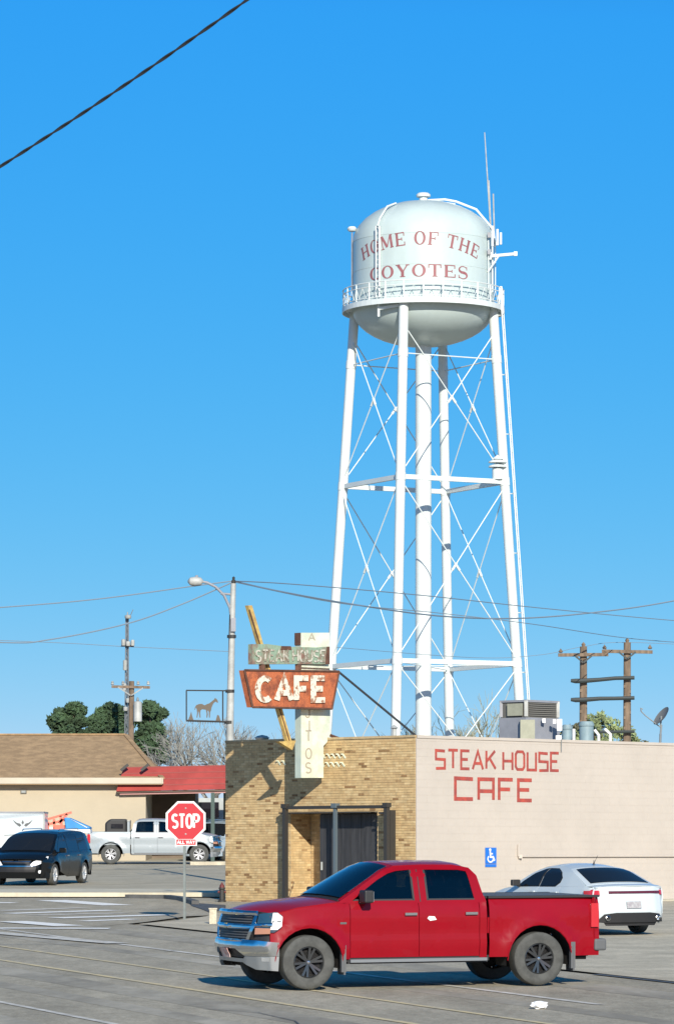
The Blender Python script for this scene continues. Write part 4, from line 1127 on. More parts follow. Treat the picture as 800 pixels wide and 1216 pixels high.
def pickup(root, paint, rims, chrome='chrome', front='full', glass='glass_dark', cover=True, flaps=True, scale_x=1.0):
    S = dict(W=.985, plan=[(-2.8, .955), (-2.3, .99), (-1, 1.0), (1.6, 1.0), (2.2, .985), (2.5, .95), (2.62, .9)], belt=1.26, tumble=.34, shoulder=.035, arch=[(1.94, .515), (-1.70, .515)], wr=.40,
             zb=.44, lt=[(-2.68, 1.325), (-.86, 1.325), (-.85, 1.27), (1.40, 1.275), (1.6, 1.262), (2.1, 1.20), (2.50, 1.10), (2.6, 1.04)], flare=.045, crown=.06, tuck=.04,
             crease=[(1.02, .10, .012), (.66, .10, .012)], rz=.44, rk=.5, bow=[(-9, -.06), (-.8, -.04), (-.5, 0), (.3, .04), (1.4, .16), (2.4, .30), (2.6, .32)])
    c = Car(root, S)
    c.lower(1.30, 2.52, 'front_fender', paint)
    fd = c.lower(.22, 1.30, 'front_door', paint, z0=.46); rdr = c.lower(-.74, .22, 'rear_door', paint, z0=.46)
    c.lower(-.86, -.74, 'cab_corner', paint)
    c.lower(-2.69, -.895, 'bed_side', paint)
    def cf(name, poly, m=paint, **k): c.sidepart(name, poly, m, depth=.04, step=.08, **k)
    cf('belt_rail', [(-.86, 1.262), (1.50, 1.262), (1.44, 1.302), (-.84, 1.302)])
    cf('front_pillar', [(1.25, 1.302), (1.44, 1.302), (1.30, 1.38), (.96, 1.60), (.72, 1.745), (.65, 1.70), (.82, 1.61), (1.04, 1.46)])
    cf('roof_rail', [(.65, 1.70), (.72, 1.745), (.55, 1.80), (.1, 1.82), (-.46, 1.815), (-.66, 1.78), (-.60, 1.725), (-.48, 1.748), (.06, 1.755), (.29, 1.755), (.51, 1.738)])
    cf('middle_pillar', [(.06, 1.302), (.29, 1.302), (.29, 1.755), (.06, 1.755)])
    cf('rear_pillar', [(-.84, 1.302), (-.68, 1.302), (-.63, 1.60), (-.60, 1.725), (-.66, 1.78), (-.76, 1.66)])
    c.sidepart('door_seam', [(.175, 1.28), (.19, 1.28), (.19, 1.76), (.175, 1.76)], 'plastic_black', off=.003, depth=.01)
    for w_ in ([(.285, 1.30), (1.26, 1.30), (1.05, 1.465), (.825, 1.615), (.655, 1.705), (.51, 1.742), (.285, 1.758)], [(-.685, 1.30), (.065, 1.30), (.065, 1.758), (-.48, 1.752), (-.605, 1.728), (-.635, 1.60)]):
        c.sidepart('side_window', w_, 'glass_tint', off=-.008, depth=.006, step=.08)
    for poly in ([(.29, 1.302), (1.24, 1.302), (1.20, 1.325), (.29, 1.325)], [(-.68, 1.302), (.06, 1.302), (.06, 1.325), (-.675, 1.325)], [(.27, 1.30), (.30, 1.30), (.30, 1.75), (.27, 1.75)], [(.05, 1.30), (.08, 1.30), (.08, 1.75), (.05, 1.75)]):
        c.sidepart('window_seal', poly, 'plastic_black', off=.003, depth=.02)
    # cabin: dashboard, steering wheel, seats
    mb = MB(); mb.box((1.0, 0, 1.20), (.5, 1.6, .22)); obj('dashboard', mb, 'seat_gray', root, local=True)
    mb = MB(); mb.lathe([(.17, -.012), (.185, 0), (.17, .012), (.155, 0)], (.72, .38, 1.27), 20, Matrix.Rotation(R(65), 3, 'Y'), close=True); mb.tube([(.72, .38, 1.27), (.9, .38, 1.18)], .03, 6); obj('steering_wheel', mb, 'plastic_black', root, local=True)
    for x, y in ((.15, .38), (.15, -.38), (-.62, .38), (-.62, -.38)):
        mb = MB(); mb.bar((x + .08, y, .9), (x - .06, y, 1.48), .46, .14, up=(0, 1, 0)) if False else mb.box((x, y, 1.20), (.16, .5, .56)); mb.box((x - .03, y, 1.56), (.10, .26, .17)); so = obj('seat', mb, 'seat_gray', root, local=True)
        b_ = so.modifiers.new('bevel', 'BEVEL'); b_.width = .04; b_.segments = 2
    mb = MB(); mb.box((0, 0, .95), (1.9, 1.7, .05)); obj('cabin_floor', mb, 'body_core', root, local=True)
    # hood, cowl, windshield, roof, rear glass
    c.strip('hood', [(1.42, 1.292), (1.6, 1.275), (2.1, 1.215), (2.42, 1.135), (2.52, 1.085)], paint, crown=lambda x: .055 if x < 2.3 else .045)
    for sg in (): c.strip('hood_bulge', [(1.6, 1.29), (2.2, 1.215)], paint, u0=sg - .11, u=sg + .11, off=.004, nu=5, thick=.02)
    c.strip('cowl', [(1.30, 1.335), (1.45, 1.288)], 'plastic_black', off=.004, u=.93)
    for ua, ub in ((.905, 1.0), (-1.0, -.905)): c.strip('windshield_frame', [(.53, 1.81), (.74, 1.735), (1.42, 1.305)], paint, thick=.03, u0=ua, u=ub, nu=3)
    c.strip('windshield_header', [(.53, 1.81), (.62, 1.785)], paint, thick=.03, u=.905)
    c.strip('windshield', [(.60, 1.795), (.74, 1.742), (1.38, 1.34)], 'glass_shield', u=.915, off=.006, thick=.01)
    c.strip('roof', [(-.56, 1.80), (-.40, 1.825), (.1, 1.83), (.53, 1.815)], paint, crown=.055)
    c.strip('rear_glass', [(-.85, 1.35), (-.64, 1.745)], 'glass_tint', u=.80, off=-.005, thick=.006)
    c.strip('cab_back', [(-.86, .8), (-.865, 1.27), (-.84, 1.355)], paint, thick=.03)
    for ua, ub in ((.79, 1.0), (-1.0, -.79)): c.strip('cab_back', [(-.86, 1.30), (-.60, 1.79)], paint, thick=.03, u0=ua, u=ub, nu=3)
    c.strip('cab_back', [(-.645, 1.735), (-.60, 1.79)], paint, thick=.03, u=.8)
    # bed: tailgate, tonneau or open floor
    tgf = c.fascia([(-2.69, 0), (-2.69, .7), (-2.67, .9), (-2.61, .965)], lambda z: 0)
    obj('tailgate', patch([(-.80, .72), (.80, .72), (.80, 1.33), (-.80, 1.33)], tgf, .2, .04), paint, root, local=True, smooth=True, auto=30)
    for sg in (1, -1):
        q = [(sg * .795, .70), (sg * 1.0, .70), (sg * 1.0, 1.32), (sg * .795, 1.32)]
        obj('rear_corner', patch(q if sg > 0 else q[::-1], tgf, .1, .04), paint, root, local=True, smooth=True, auto=30)
        # tail lamp wraps the corner
        mb = MB(); mb.box((-2.60, sg * .962, 1.05), (.12, .07, .36)); obj('tail_lamp', mb, 'lamp_red', root, local=True)
        mb = MB(); mb.box((-2.59, sg * .985, 1.05), (.05, .035, .12)); 
    if cover:
        mb = MB(); mb.box((-1.77, 0, 1.335), (1.78, 1.78, .03)); obj('bed_cover', mb, 'plastic_gray', root, local=True)
        for sg in (1, -1):
            mb = MB(); mb.box((-1.785, sg * .925, 1.338), (1.80, .10, .032)); obj('bed_rail_cap', mb, 'plastic_black', root, local=True)
    else:
        mb = MB(); mb.box((-1.77, 0, .80), (1.78, 1.8, .04)); mb.box((-1.77, .88, 1.06), (1.78, .03, .5)); mb.box((-1.77, -.88, 1.06), (1.78, .03, .5)); obj('bed_floor', mb, paint, root, local=True)
    # chassis and dark core
    mb = MB(); mb.box((.3, 0, .82), (2.0, 1.78, .22)); mb.box((2.0, 0, .95), (1.1, 1.0, .3)); mb.box((-1.8, 0, 1.0), (1.9, 1.0, .3)); mb.box((0, 0, .52), (5.1, .95, .16)); mb.box((.2, 0, .62), (1.9, 1.75, .2)); mb.box((1.94, 0, .4), (.1, 1.4, .1)); mb.box((-1.70, 0, .4), (.14, 1.4, .14)); mb.box((-1.7, 0, .4), (.34, .3, .3))
    obj('chassis', mb, 'body_core', root, local=True)
    for x in (1.94, -1.70): liner(c, x, .515, .955, .55)
    for x in (1.94, -1.70):
        for sg in (1, -1): wheel(root, x, sg * .865, .402, .26, rims, 6, .575)
    for sg in (1, -1):
        mb = MB(); mb.box((.25, sg * 1.01, .415), (2.15, .13, .045)); rbd = obj('running_board', mb, 'valance_gray', root, local=True); mb = MB(); mb.box((.25, sg * .96, .385), (2.2, .12, .03)); mb.box((.25, sg * .93, .43), (2.3, .06, .08)); obj('step_rail', mb, 'plastic_black', rbd, local=True)
        for x in ((.36, -.60)):
            mb = MB(); mb.box((x, sg * (c.hw(x, 1.10) + .03), 1.10), (.19, .03, .038)); mb.box((x - .07, sg * (c.hw(x, 1.10) + .01), 1.10), (.02, .04, .03)); mb.box((x + .07, sg * (c.hw(x, 1.10) + .01), 1.10), (.02, .04, .03))
            obj('door_handle', mb, chrome, fd[0 if sg > 0 else 1] if x > 0 else rdr[0 if sg > 0 else 1], local=True)
        mb = MB(); q = Vector((1.10, sg * 1.12, 1.37)); mb.box(q, (.14, .25, .19)); mb.bar(q + Vector((0, -sg * .08, -.08)), (1.14, sg * .93, 1.27), .07, .05)
        mo = obj('mirror', mb, 'plastic_black', root, local=True)
        b = mo.modifiers.new('bevel', 'BEVEL'); b.width = .035; b.segments = 3
        mb = MB(); mb.box((1.025, sg * 1.12, 1.37), (.012, .20, .15)); obj('mirror_glass', mb, 'chrome', mo, local=True)
        if flaps:
            for x, z0 in ((1.40, .22), (-2.245, .22)):
                mb = MB(); mb.box((x, sg * .89, .40), (.025, .27, .38)); mb.box((x + .01, sg * .985, .45), (.07, .07, .40)); obj('mud_flap', mb, 'plastic_gray', root, local=True)
        # dark wheel arch lip, follows the opening
        for ax in ((1.94, -1.70)):
            mb = MB(); pts = []
            for i in range(15):
                a = R(-2 + 184 * i / 14); x = ax + .517 * math.cos(a); z = .40 + .517 * math.sin(a)
                pts.append((x, sg * (c.hw(x, z) + .004), z))
            mb.tube(pts, .009, 5); obj('arch_lip', mb, paint, root, local=True, smooth=True)
    # fuel door seam, belt strip
    # rear bumper
    mb = MB(); mb.box((-2.75, 0, .60), (.16, 1.5, .18)); mb.box((-2.70, .86, .60), (.20, .26, .18)); mb.box((-2.70, -.86, .60), (.20, .26, .18)); bo = obj('rear_bumper', mb, 'plastic_gray' if cover else chrome, root, local=True); b = bo.modifiers.new('bevel', 'BEVEL'); b.width = .03; b.segments = 2
    mb = MB(); mb.box((-2.45, 0, .47), (.34, 1.4, .10)); mb.tube([(-2.2, .5, .40), (-2.62, .62, .40)], .035, 8); obj('hitch_beam', mb, 'plastic_black', root, local=True)
    # ---------------- front end
    pf = [(2.82, 0), (2.80, .3), (2.75, .55), (2.66, .75), (2.56, .88), (2.44, .96), (2.25, .99)]
    f = c.fascia(pf, lambda z: .05 * max(0, 1 - abs(z - .62) / .5) - max(0, z - .95) * .12)
    def fp(name, poly, m, off=0, depth=.03, parent=None, mir=False):
        v0_, v1_ = min(q[1] for q in poly), max(q[1] for q in poly); bl = .03 if name in ('grille_bar', 'lamp_strip') else 0; stp_ = .018 if bl else .09
        g = lambda u, v, d: f(u, v, d - off - bl * (1 - ((v - (v0_ + v1_) / 2) / ((v1_ - v0_) / 2 + .001)) ** 2))
        r_ = []
        for sg in ((1, -1) if mir else (1,)):
            q = [(u * sg, v) for u, v in poly]; q = q if sg > 0 else q[::-1]
            r_.append(obj(name, patch(q, g, stp_, depth), m, parent or root, smooth=True, local=True, auto=30))
        return r_[0]
    fp('front_panel', [(-1.12, .58), (1.12, .58), (1.18, .90), (1.10, 1.12), (.7, 1.155), (0, 1.165), (-.7, 1.155), (-1.10, 1.12), (-1.18, .90)], 'plastic_black', off=-.03)
    gr = fp('grille', [(-.70, .74), (.70, .74), (.74, .92), (.74, 1.11), (-.74, 1.11), (-.74, .92)], 'plastic_black', off=-.005)
    for i in range(9):
        z = .765 + i * .038
        if abs(z - .93) < .035: continue
        fp('grille_slat', [(-.68, z), (.68, z), (.68, z + .012), (-.68, z + .012)], 'plastic_gray', off=.012, depth=.01, parent=gr)
    fp('grille_bar', [(-.78, .895), (.78, .895), (.80, .965), (-.80, .965)], chrome, off=.035, depth=.03, parent=gr)
    fp('grille_bar', [(-.80, 1.095), (.80, 1.095), (.78, 1.165), (0, 1.175), (-.78, 1.165)], chrome, off=.035, depth=.04, parent=gr)
    fp('grille_bar', [(-.66, .70), (.66, .70), (.68, .745), (-.68, .745)], chrome, off=.03, depth=.03, parent=gr)
    for sg in (1, -1):
        q = [(sg * .62, .70), (sg * .68, .70), (sg * .80, .93), (sg * .80, 1.12), (sg * .745, 1.12), (sg * .735, .93)]
        fp('grille_bar', q if sg > 0 else q[::-1], chrome, off=.03, depth=.03, parent=gr)
    if front == 'full':
        bx = 0.0
        fp('emblem', [(-.13, .912), (-.045, .912), (-.035, .893), (.045, .893), (.055, .912), (.14, .912), (.12, .948), (.04, .948), (.03, .968), (-.05, .968), (-.06, .948), (-.15, .948)], 'gold', off=.05, depth=.02, parent=gr)
    hl = fp('headlight', [(.81, .84), (1.08, .85), (1.17, .92), (1.17, 1.10), (1.07, 1.15), (.81, 1.12)], 'glass_blue', off=.028, depth=.05, mir=True)
    fp('lamp_lens', [(1.03, .89), (1.12, .89), (1.175, .94), (1.175, 1.08), (1.10, 1.14), (1.03, 1.14)], 'lamp_bright', off=.045, depth=.04, mir=True)
    fp('lamp_strip', [(.80, .93), (1.05, .94), (1.05, .995), (.80, .985)], chrome, off=.042, depth=.03, mir=True)
    fp('turn_signal', [(.80, .82), (1.03, .83), (1.03, .91), (.80, .915)], 'lamp_amber', off=.042, depth=.04, mir=True)
    for sg in (1, -1):
        q = [(sg * 1.04, 1.0), (sg * 1.16, 1.0), (sg * 1.16, 1.02), (sg * 1.04, 1.02)]
        fp('lamp_divider', q if sg > 0 else q[::-1], 'plastic_gray', off=.052, depth=.01)
    pb_ = [(2.90, 0), (2.89, .3), (2.85, .6), (2.74, .84), (2.58, .97), (2.40, 1.0)]
    f2 = c.fascia(pb_, lambda z: -2.6 * (z - .64) ** 2 if z > .5 else -.051 - .12 * (.5 - z))
    def bpn(name, poly, m, off=0, depth=.05):
        return obj(name, patch(poly, lambda u, v, d: f2(u, v, d - off), .04, depth), m, root, smooth=True, local=True, auto=30)
    Lb = f2.L
    bpn('front_bumper', [(-Lb, .50), (-.60, .50), (-.40, .60), (.40, .60), (.60, .50), (Lb, .50), (Lb, .70), (.85, .735), (-.85, .735), (-Lb, .70)], chrome, depth=.06)
    bpn('bumper_intake', [(-.56, .47), (.56, .47), (.40, .598), (-.40, .598)], 'plastic_black', off=-.03)
    bpn('front_valance', [(-Lb + .02, .28), (-.8, .30), (-.5, .40), (.5, .40), (.8, .30), (Lb - .02, .28), (Lb, .498), (.60, .498), (.54, .455), (-.54, .455), (-.60, .498), (-Lb, .498)], 'valance_gray', off=-.012)
    for sg in (1, -1):
        q = [(sg * .93, .42), (sg * 1.06, .42), (sg * 1.06, .48), (sg * .93, .48)]
        bpn('fog_lamp', q if sg > 0 else q[::-1], 'lamp_clear', off=-.004, depth=.02)
    bpn('licence_plate', [(-.16, .46), (.16, .46), (.16, .60), (-.16, .60)], M.setdefault('plate_pink', mat('plate_pink', (.55, .22, .20), .5, c2=(.6, .5, .45), vary=.2, vscale=12)), off=.03, depth=.01)
    mb = MB(); mb.tube([(1.05, -.6, 1.5), (1.0, -.1, 1.42)], .01, 4)
    an = MB(); an.tube([(1.6, -.86, 1.27), (1.5, -.86, 1.55)], .004, 4); obj('antenna', an, 'plastic_black', root, local=True)
    return c

def place(px, Y, yaw): return GY(px, Y), yaw
# red pickup: heading -x and 25 degrees towards the camera
def vloc(px, py, yaw, lx, ly):
    """thing origin so that local ground point (lx, ly) lands on the picture point"""
    g = G(px, py); c, s_ = math.cos(yaw), math.sin(yaw)
    x, y = g.x - (lx * c - ly * s_), g.y - (lx * s_ + ly * c)
    return Vector((x, y, gz(y) + .02))
yr = R(180 + 20.5)
rl = vloc(363.5, 1177, yr, 1.94 * 1.025, .87 * 1.025)
red = thing('pickup_truck', tuple(rl), 'red crew cab pickup with black wheels driving left across the street', 'pickup truck', rotz=yr, tilt=True)
red.scale = (1.025, 1.025, 1.01)
pc = pickup(red, 'red_car', 'rim_black')
def side_text(root, c, s_, x, z, h, w, st, m, sg=1): pass
mb = patch([(.16, .985), (.26, .985), (.27, 1.03), (.17, 1.035)], pc.side(1, .006), .05, .004); 
for bx_, bz_ in ((.02, 1.03),):
    b3 = patch([(bx_ - .07, bz_ - .02), (bx_ + .03, bz_ - .035), (bx_ + .075, bz_ + .0), (bx_ + .05, bz_ + .035), (bx_ - .04, bz_ + .03)], pc.side(1, .008), .05, .006); obj('door_white_patch', b3, 'sign_white', red, local=True)  # small irregular white patch on the rear door
mb2 = patch([(1.36, .96), (1.46, .96), (1.46, .99), (1.36, .99)], pc.side(1, .006), .05, .004); obj('fender_badge', mb2, 'chrome', red, local=True)

# ---------------- white sedan
def sedan(root, paint):
    S = dict(W=.915, plan=[(-2.3, .90), (-1.9, .965), (-1.2, 1.0), (1.0, 1.0), (1.8, .95), (2.3, .8)], belt=[(-2.2, 1.0), (-1.0, .98), (1.0, .90), (2.2, .8)], tumble=.52, shoulder=.05, arch=[(1.40, .40), (-1.30, .40)], wr=.33,
             zb=.24, lt=[(-2.26, .93), (-2.15, .98), (-1.9, 1.0), (-1.2, .985), (0, .955), (1.0, .93), (1.5, .88), (2.0, .76), (2.25, .64)], flare=.03, crown=.05, tuck=.07, tuckz=.5,
             crease=[(.80, .10, .015), (.42, .08, .012)], rz=.30, rk=.8, bow=[(-2.3, -.16), (-1.9, -.12), (-1.1, -.05), (-.5, 0), (.2, .08), (1, .16), (2.2, .22)])
    c = Car(root, S)
    c.lower(.95, 2.25, 'front_fender', paint); c.lower(-.02, .95, 'front_door', paint); c.lower(-.95, -.02, 'rear_door', paint); c.lower(-2.22, -.95, 'quarter_panel', paint)
    top = [(1.12, .94), (.95, 1.03), (.45, 1.27), (.15, 1.365), (-.2, 1.40), (-.6, 1.395), (-.95, 1.345), (-1.25, 1.27), (-1.9, 1.02)]
    c.sidepart('cabin_frame', [(-1.9, 1.0), (-1.2, .987), (0, .957), (1.0, .933)] + top[0:1] + top[1:-1], paint, depth=.03)
    sw = [(-.02, .985), (.85, .965), (.72, 1.06), (.35, 1.24), (.12, 1.315), (-.02, 1.335)]
    sr = [(-.85, 1.07), (-.72, .995), (-.10, .985), (-.10, 1.335), (-.45, 1.335), (-.72, 1.27), (-.86, 1.16)]
    for w_ in (sw, sr):
        cx = sum(p[0] for p in w_) / len(w_); cz = sum(p[1] for p in w_) / len(w_)
        c.sidepart('window_seal', [(cx + (x - cx) * 1.07, cz + (z - cz) * 1.10) for x, z in w_], 'plastic_black', off=.007, depth=.02, step=.07)
        c.sidepart('side_window', w_, 'glass_dark', off=.016, depth=.02, step=.07)
    c.strip('hood', [(1.0, .945), (1.5, .895), (2.0, .775), (2.2, .68)], paint)
    c.strip('windshield_frame', [(.15, 1.37), (.45, 1.275), (1.02, .98), (1.08, .945)], paint)
    c.strip('windshield', [(.20, 1.355), (.45, 1.28), (1.02, .99)], 'glass_dark', u=.9, off=.006, thick=.01)
    c.strip('roof', [(-1.0, 1.34), (-.6, 1.40), (-.2, 1.405), (.15, 1.37)], paint)
    c.strip('rear_window_frame', [(-1.92, 1.02), (-1.25, 1.272), (-.98, 1.345)], paint)
    c.strip('rear_window', [(-1.85, 1.05), (-1.25, 1.275), (-1.08, 1.318)], 'glass_dark', u=.86, off=.008, thick=.01)
    c.strip('trunk_lid', [(-2.24, .985), (-2.1, 1.02), (-1.9, 1.015)], paint, crown=.04)
    pr = [(-2.40, 0), (-2.39, .3), (-2.35, .55), (-2.27, .74), (-2.14, .85), (-1.95, .89)]
    f = c.fascia(pr, lambda z: .06 * max(0, 1 - abs(z - .5) / .35) - max(0, z - .85) * .2)
    L = f.L
    def fp(name, poly, m, off=0, depth=.03, parent=None):
        return obj(name, patch(poly, lambda u, v, d: f(u, v, d - off - (.014 if off > 0 else 0)), .04, depth), m, parent or root, smooth=True, local=True, auto=30)
    fp('rear_bumper', [(-L, .30), (-.62, .28), (-.5, .44), (.5, .44), (.62, .28), (L, .30), (L, .94), (.8, 1.0), (0, 1.02), (-.8, 1.0), (-L, .94)], paint)
    fp('diffuser', [(-.84, .27), (.84, .27), (.66, .44), (.4, .47), (-.4, .47), (-.66, .44)], 'plastic_black', off=.008)
    fp('lower_lip', [(-.60, .20), (.60, .20), (.66, .268), (-.66, .268)], 'plastic_black', off=-.03)
    lt_ = fp('tail_lamp', [(-1.0, .85), (-.42, .865), (.42, .865), (1.0, .85), (1.02, .905), (.6, .915), (-.6, .915), (-1.02, .905)], M.setdefault('lamp_dark', mat('lamp_dark', (.10, .012, .018), .25, coat=.6)), off=.006)
    for sg in (1, -1):
        q = [(sg * .72, .835), (sg * 1.11, .83), (sg * 1.12, .915), (sg * .72, .93)]
        fp('lamp_end', q if sg > 0 else q[::-1], 'lamp_red', off=.012)
        mb = MB(); mb.lathe([(.045, -.06), (.055, .03), (.045, .035), (.04, -.02)], (-2.40, sg * .60, .36), 14, Matrix.Rotation(R(-90), 3, 'Y')); obj('exhaust_tip', mb, 'chrome', root, local=True)
    c.sidepart('tail_lamp_side', [(-2.2, .83), (-1.97, .865), (-2.0, .93), (-2.2, .945)], 'lamp_red', off=.008, step=.05)
    fp('reversing_lamp', [(.56, .84), (.70, .84), (.70, .915), (.56, .92)], 'lamp_clear', off=.014)
    fp('licence_plate', [(-.17, .56), (.17, .56), (.17, .70), (-.17, .70)], M.setdefault('plate_gray', mat('plate_gray', (.42, .42, .42), .5, c2=(.3, .28, .3), vary=.2, vscale=18)), off=.02, depth=.01)
    pf = [(2.32, 0), (2.30, .3), (2.24, .5), (2.12, .7), (1.95, .82)]
    f3 = c.fascia(pf, lambda z: .05 * max(0, 1 - abs(z - .4) / .3))
    obj('front_bumper', patch([(-f3.L, .22), (f3.L, .22), (f3.L, .66), (-f3.L, .66)], f3, .1, .03), paint, root, local=True, smooth=True, auto=30)
    for sg in (1, -1):
        q = [(sg * .5, .54), (sg * .9, .55), (sg * .9, .64), (sg * .5, .62)]
        obj('headlight', patch(q if sg > 0 else q[::-1], lambda u, v, d: f3(u, v, d - .01), .1, .02), 'lamp_clear', root, local=True)
        mb = MB(); mb.box((.72, sg * .99, 1.03), (.10, .20, .13)); mb.bar((.74, sg * .95, .98), (.78, sg * .85, .95), .05, .04); mo = obj('mirror', mb, 'plastic_black', root, local=True); b = mo.modifiers.new('bevel', 'BEVEL'); b.width = .03; b.segments = 2
        for x in (.12, -.82):
            mb = MB(); mb.box((x, sg * (c.hw(x, .86) + .02), .86), (.17, .03, .03)); obj('door_handle', mb, paint, root, local=True)
    mb = MB(); mb.box((0, 0, .60), (1.8, 1.6, .5)); mb.box((0, 0, .40), (4.2, .9, .3)); mb.box((-2.05, 0, .45), (.3, 1.3, .3)); obj('chassis', mb, 'body_core', root, local=True)
    for x in (1.40, -1.30):
        liner(c, x, .40, .87, .55)
        for sg in (1, -1): wheel(root, x, sg * .80, .33, .21, 'rim_silver', 5, .66)
    mb = MB(); mb.lathe([(.03, 0), (.012, .04), (.004, .1)], (-.85, 0, 1.43), 8); mb.tube([(-.85, 0, 1.45), (-1.0, 0, 1.62)], .006, 4); obj('antenna', mb, 'plastic_black', root, local=True)
    return c
yw = R(90 + 27)
wl_ = vloc(757, 1109.5, yw, -1.30, -.80)
sed = thing('sedan', tuple(wl_), 'white sedan parked beside the pink wall, seen from behind', 'car', rotz=yw, tilt=True)
sedan(sed, 'white_car')

# ---------------- minivans
def minivan(root, paint, wheels='rim_silver', full=True):
    S = dict(W=.99, plan=[(-2.5, .93), (-2.0, .98), (-1, 1), (1.4, 1), (2.0, .95), (2.5, .80)], belt=[(-2.5, 1.08), (1.5, 1.0), (2.4, .9)], tumble=.30, shoulder=.04, arch=[(1.55, .42), (-1.48, .42)], wr=.34,
             zb=.24, lt=[(-2.45, 1.08), (1.2, 1.02), (1.7, .99), (2.2, .87), (2.42, .76)], flare=.03, crown=.05, tuck=.06, tuckz=.5, crease=[(.72, .1, .012)], rz=.5, rk=.6,
             bow=[(-2.5, -.08), (-2.2, -.03), (0, 0), (.7, .1), (1.6, .2), (2.4, .26)])
    c = Car(root, S)
    c.lower(1.15, 2.42, 'front_fender', paint); c.lower(.15, 1.15, 'front_door', paint); c.lower(-1.05, .15, 'sliding_door', paint); c.lower(-2.44, -1.05, 'quarter_panel', paint)
    c.sidepart('cabin_frame', [(-2.44, 1.083), (1.2, 1.023), (1.68, 1.0), (1.5, 1.10), (.95, 1.46), (.6, 1.60), (.2, 1.66), (-1.0, 1.69), (-2.0, 1.66), (-2.25, 1.60), (-2.38, 1.35)], paint, depth=.03)
    for w_ in ([(.22, 1.07), (1.25, 1.05), (.85, 1.40), (.55, 1.54), (.22, 1.575)], [(-.95, 1.08), (.10, 1.07), (.10, 1.585), (-.95, 1.60)], [(-2.2, 1.10), (-1.03, 1.09), (-1.03, 1.60), (-1.95, 1.58), (-2.15, 1.50)]):
        c.sidepart('side_window', w_, 'glass_dark', off=.005, depth=.01)
    c.strip('hood', [(1.62, 1.03), (2.1, .93), (2.36, .80)], paint)
    c.strip('windshield_frame', [(.62, 1.60), (.95, 1.465), (1.55, 1.09), (1.66, 1.02)], paint)
    c.strip('windshield', [(.70, 1.575), (.95, 1.475), (1.60, 1.07)], 'glass_dark', u=.92, off=.006, thick=.01)
    c.strip('roof', [(-2.2, 1.62), (-2.0, 1.67), (-1, 1.70), (.2, 1.67), (.62, 1.60)], paint)
    for sg in (1, -1):
        mb = MB(); mb.tube([(-1.9, sg * .62, 1.74), (-1.8, sg * .62, 1.77), (.0, sg * .62, 1.76), (.1, sg * .62, 1.72)], .018, 5); obj('roof_rail', mb, 'chrome', root, local=True)
    c.strip('rear_window', [(-2.42, 1.15), (-2.28, 1.58)], 'glass_dark', u=.85, off=.02, thick=.01)
    fr_ = c.fascia([(-2.50, 0), (-2.48, .5), (-2.42, .8), (-2.35, .93)], lambda z: 0)
    obj('tailgate', patch([(-fr_.L, .25), (fr_.L, .25), (fr_.L, 1.1), (-fr_.L, 1.1)], fr_, .15, .03), paint, root, local=True, smooth=True)
    c.strip('rear_frame', [(-2.44, 1.08), (-2.26, 1.62)], paint)
    pf = [(2.56, 0), (2.54, .3), (2.48, .52), (2.36, .74), (2.2, .86), (2.0, .93)]
    f = c.fascia(pf, lambda z: .06 * max(0, 1 - abs(z - .5) / .35) - max(0, z - .72) * .5); L = f.L
    def fp(name, poly, m, off=0, depth=.03, mir=False):
        for sg in ((1, -1) if mir else (1,)):
            q = [(u * sg, v) for u, v in poly]; q = q if sg > 0 else q[::-1]
            obj(name, patch(q, lambda u, v, d: f(u, v, d - off - (.012 if off > 0 else 0)), .05, depth), m, root, smooth=True, local=True, auto=30)
    fp('front_bumper', [(-L, .22), (L, .22), (L, .80), (.6, .85), (-.6, .85), (-L, .80)], paint)
    fp('grille', [(-.42, .70), (.42, .70), (.50, .80), (-.50, .80)], 'plastic_black', off=.006)
    fp('grille_bar', [(-.46, .745), (.46, .745), (.47, .765), (-.47, .765)], 'chrome', off=.012)
    fp('lower_intake', [(-.62, .42), (.62, .42), (.66, .58), (-.66, .58)], 'plastic_black', off=.005)
    fp('lower_trim', [(-.62, .60), (.62, .60), (.64, .625), (-.64, .625)], 'chrome', off=.012)
    fp('emblem', [(-.07, .775), (.07, .775), (.09, .81), (.05, .85), (-.05, .85), (-.09, .81)], 'chrome', off=.02, depth=.02)
    fp('headlight', [(.46, .64), (.62, .62), (1.04, .78), (1.10, .92), (.92, .90), (.56, .76)], 'lamp_bright', off=.012, mir=True)
    fp('fog_lamp', [(.74, .38), (.84, .38), (.86, .43), (.84, .48), (.74, .48), (.72, .43)], 'lamp_bright', off=.012, mir=True)
    for sg in (1, -1):
        mb = MB(); mb.box((1.15, sg * 1.10, 1.10), (.12, .22, .16)); mb.bar((1.15, sg * 1.02, 1.04), (1.18, sg * .92, 1.02), .06, .05); mo = obj('mirror', mb, paint, root, local=True); b = mo.modifiers.new('bevel', 'BEVEL'); b.width = .03; b.segments = 2
        for x in (.32, -.88):
            mb = MB(); mb.box((x, sg * (c.hw(x, .92) + .02), .92), (.2, .03, .035)); obj('door_handle', mb, 'chrome', root, local=True)
    mb = MB(); mb.box((0, 0, .70), (2.0, 1.7, .6)); mb.box((0, 0, .40), (4.6, .95, .3)); mb.box((-2.2, 0, .7), (.4, 1.4, .7)); obj('chassis', mb, 'body_core', root, local=True)
    for x in (1.55, -1.48):
        liner(c, x, .42, .94, .6)
        for sg in (1, -1): wheel(root, x, sg * .87, .34, .22, wheels, 5, .68)
    return c
yv = R(270 - 14)
vl = vloc(62, 1052, yv, 1.55, .87)
van = thing('minivan', tuple(vl), 'black minivan parked nose out in the lot at the left edge', 'van', rotz=yv, tilt=True)
vc = minivan(van, 'black_car')
# its dark sliding door stands open at the side: one plate proud of the body
mb = MB()

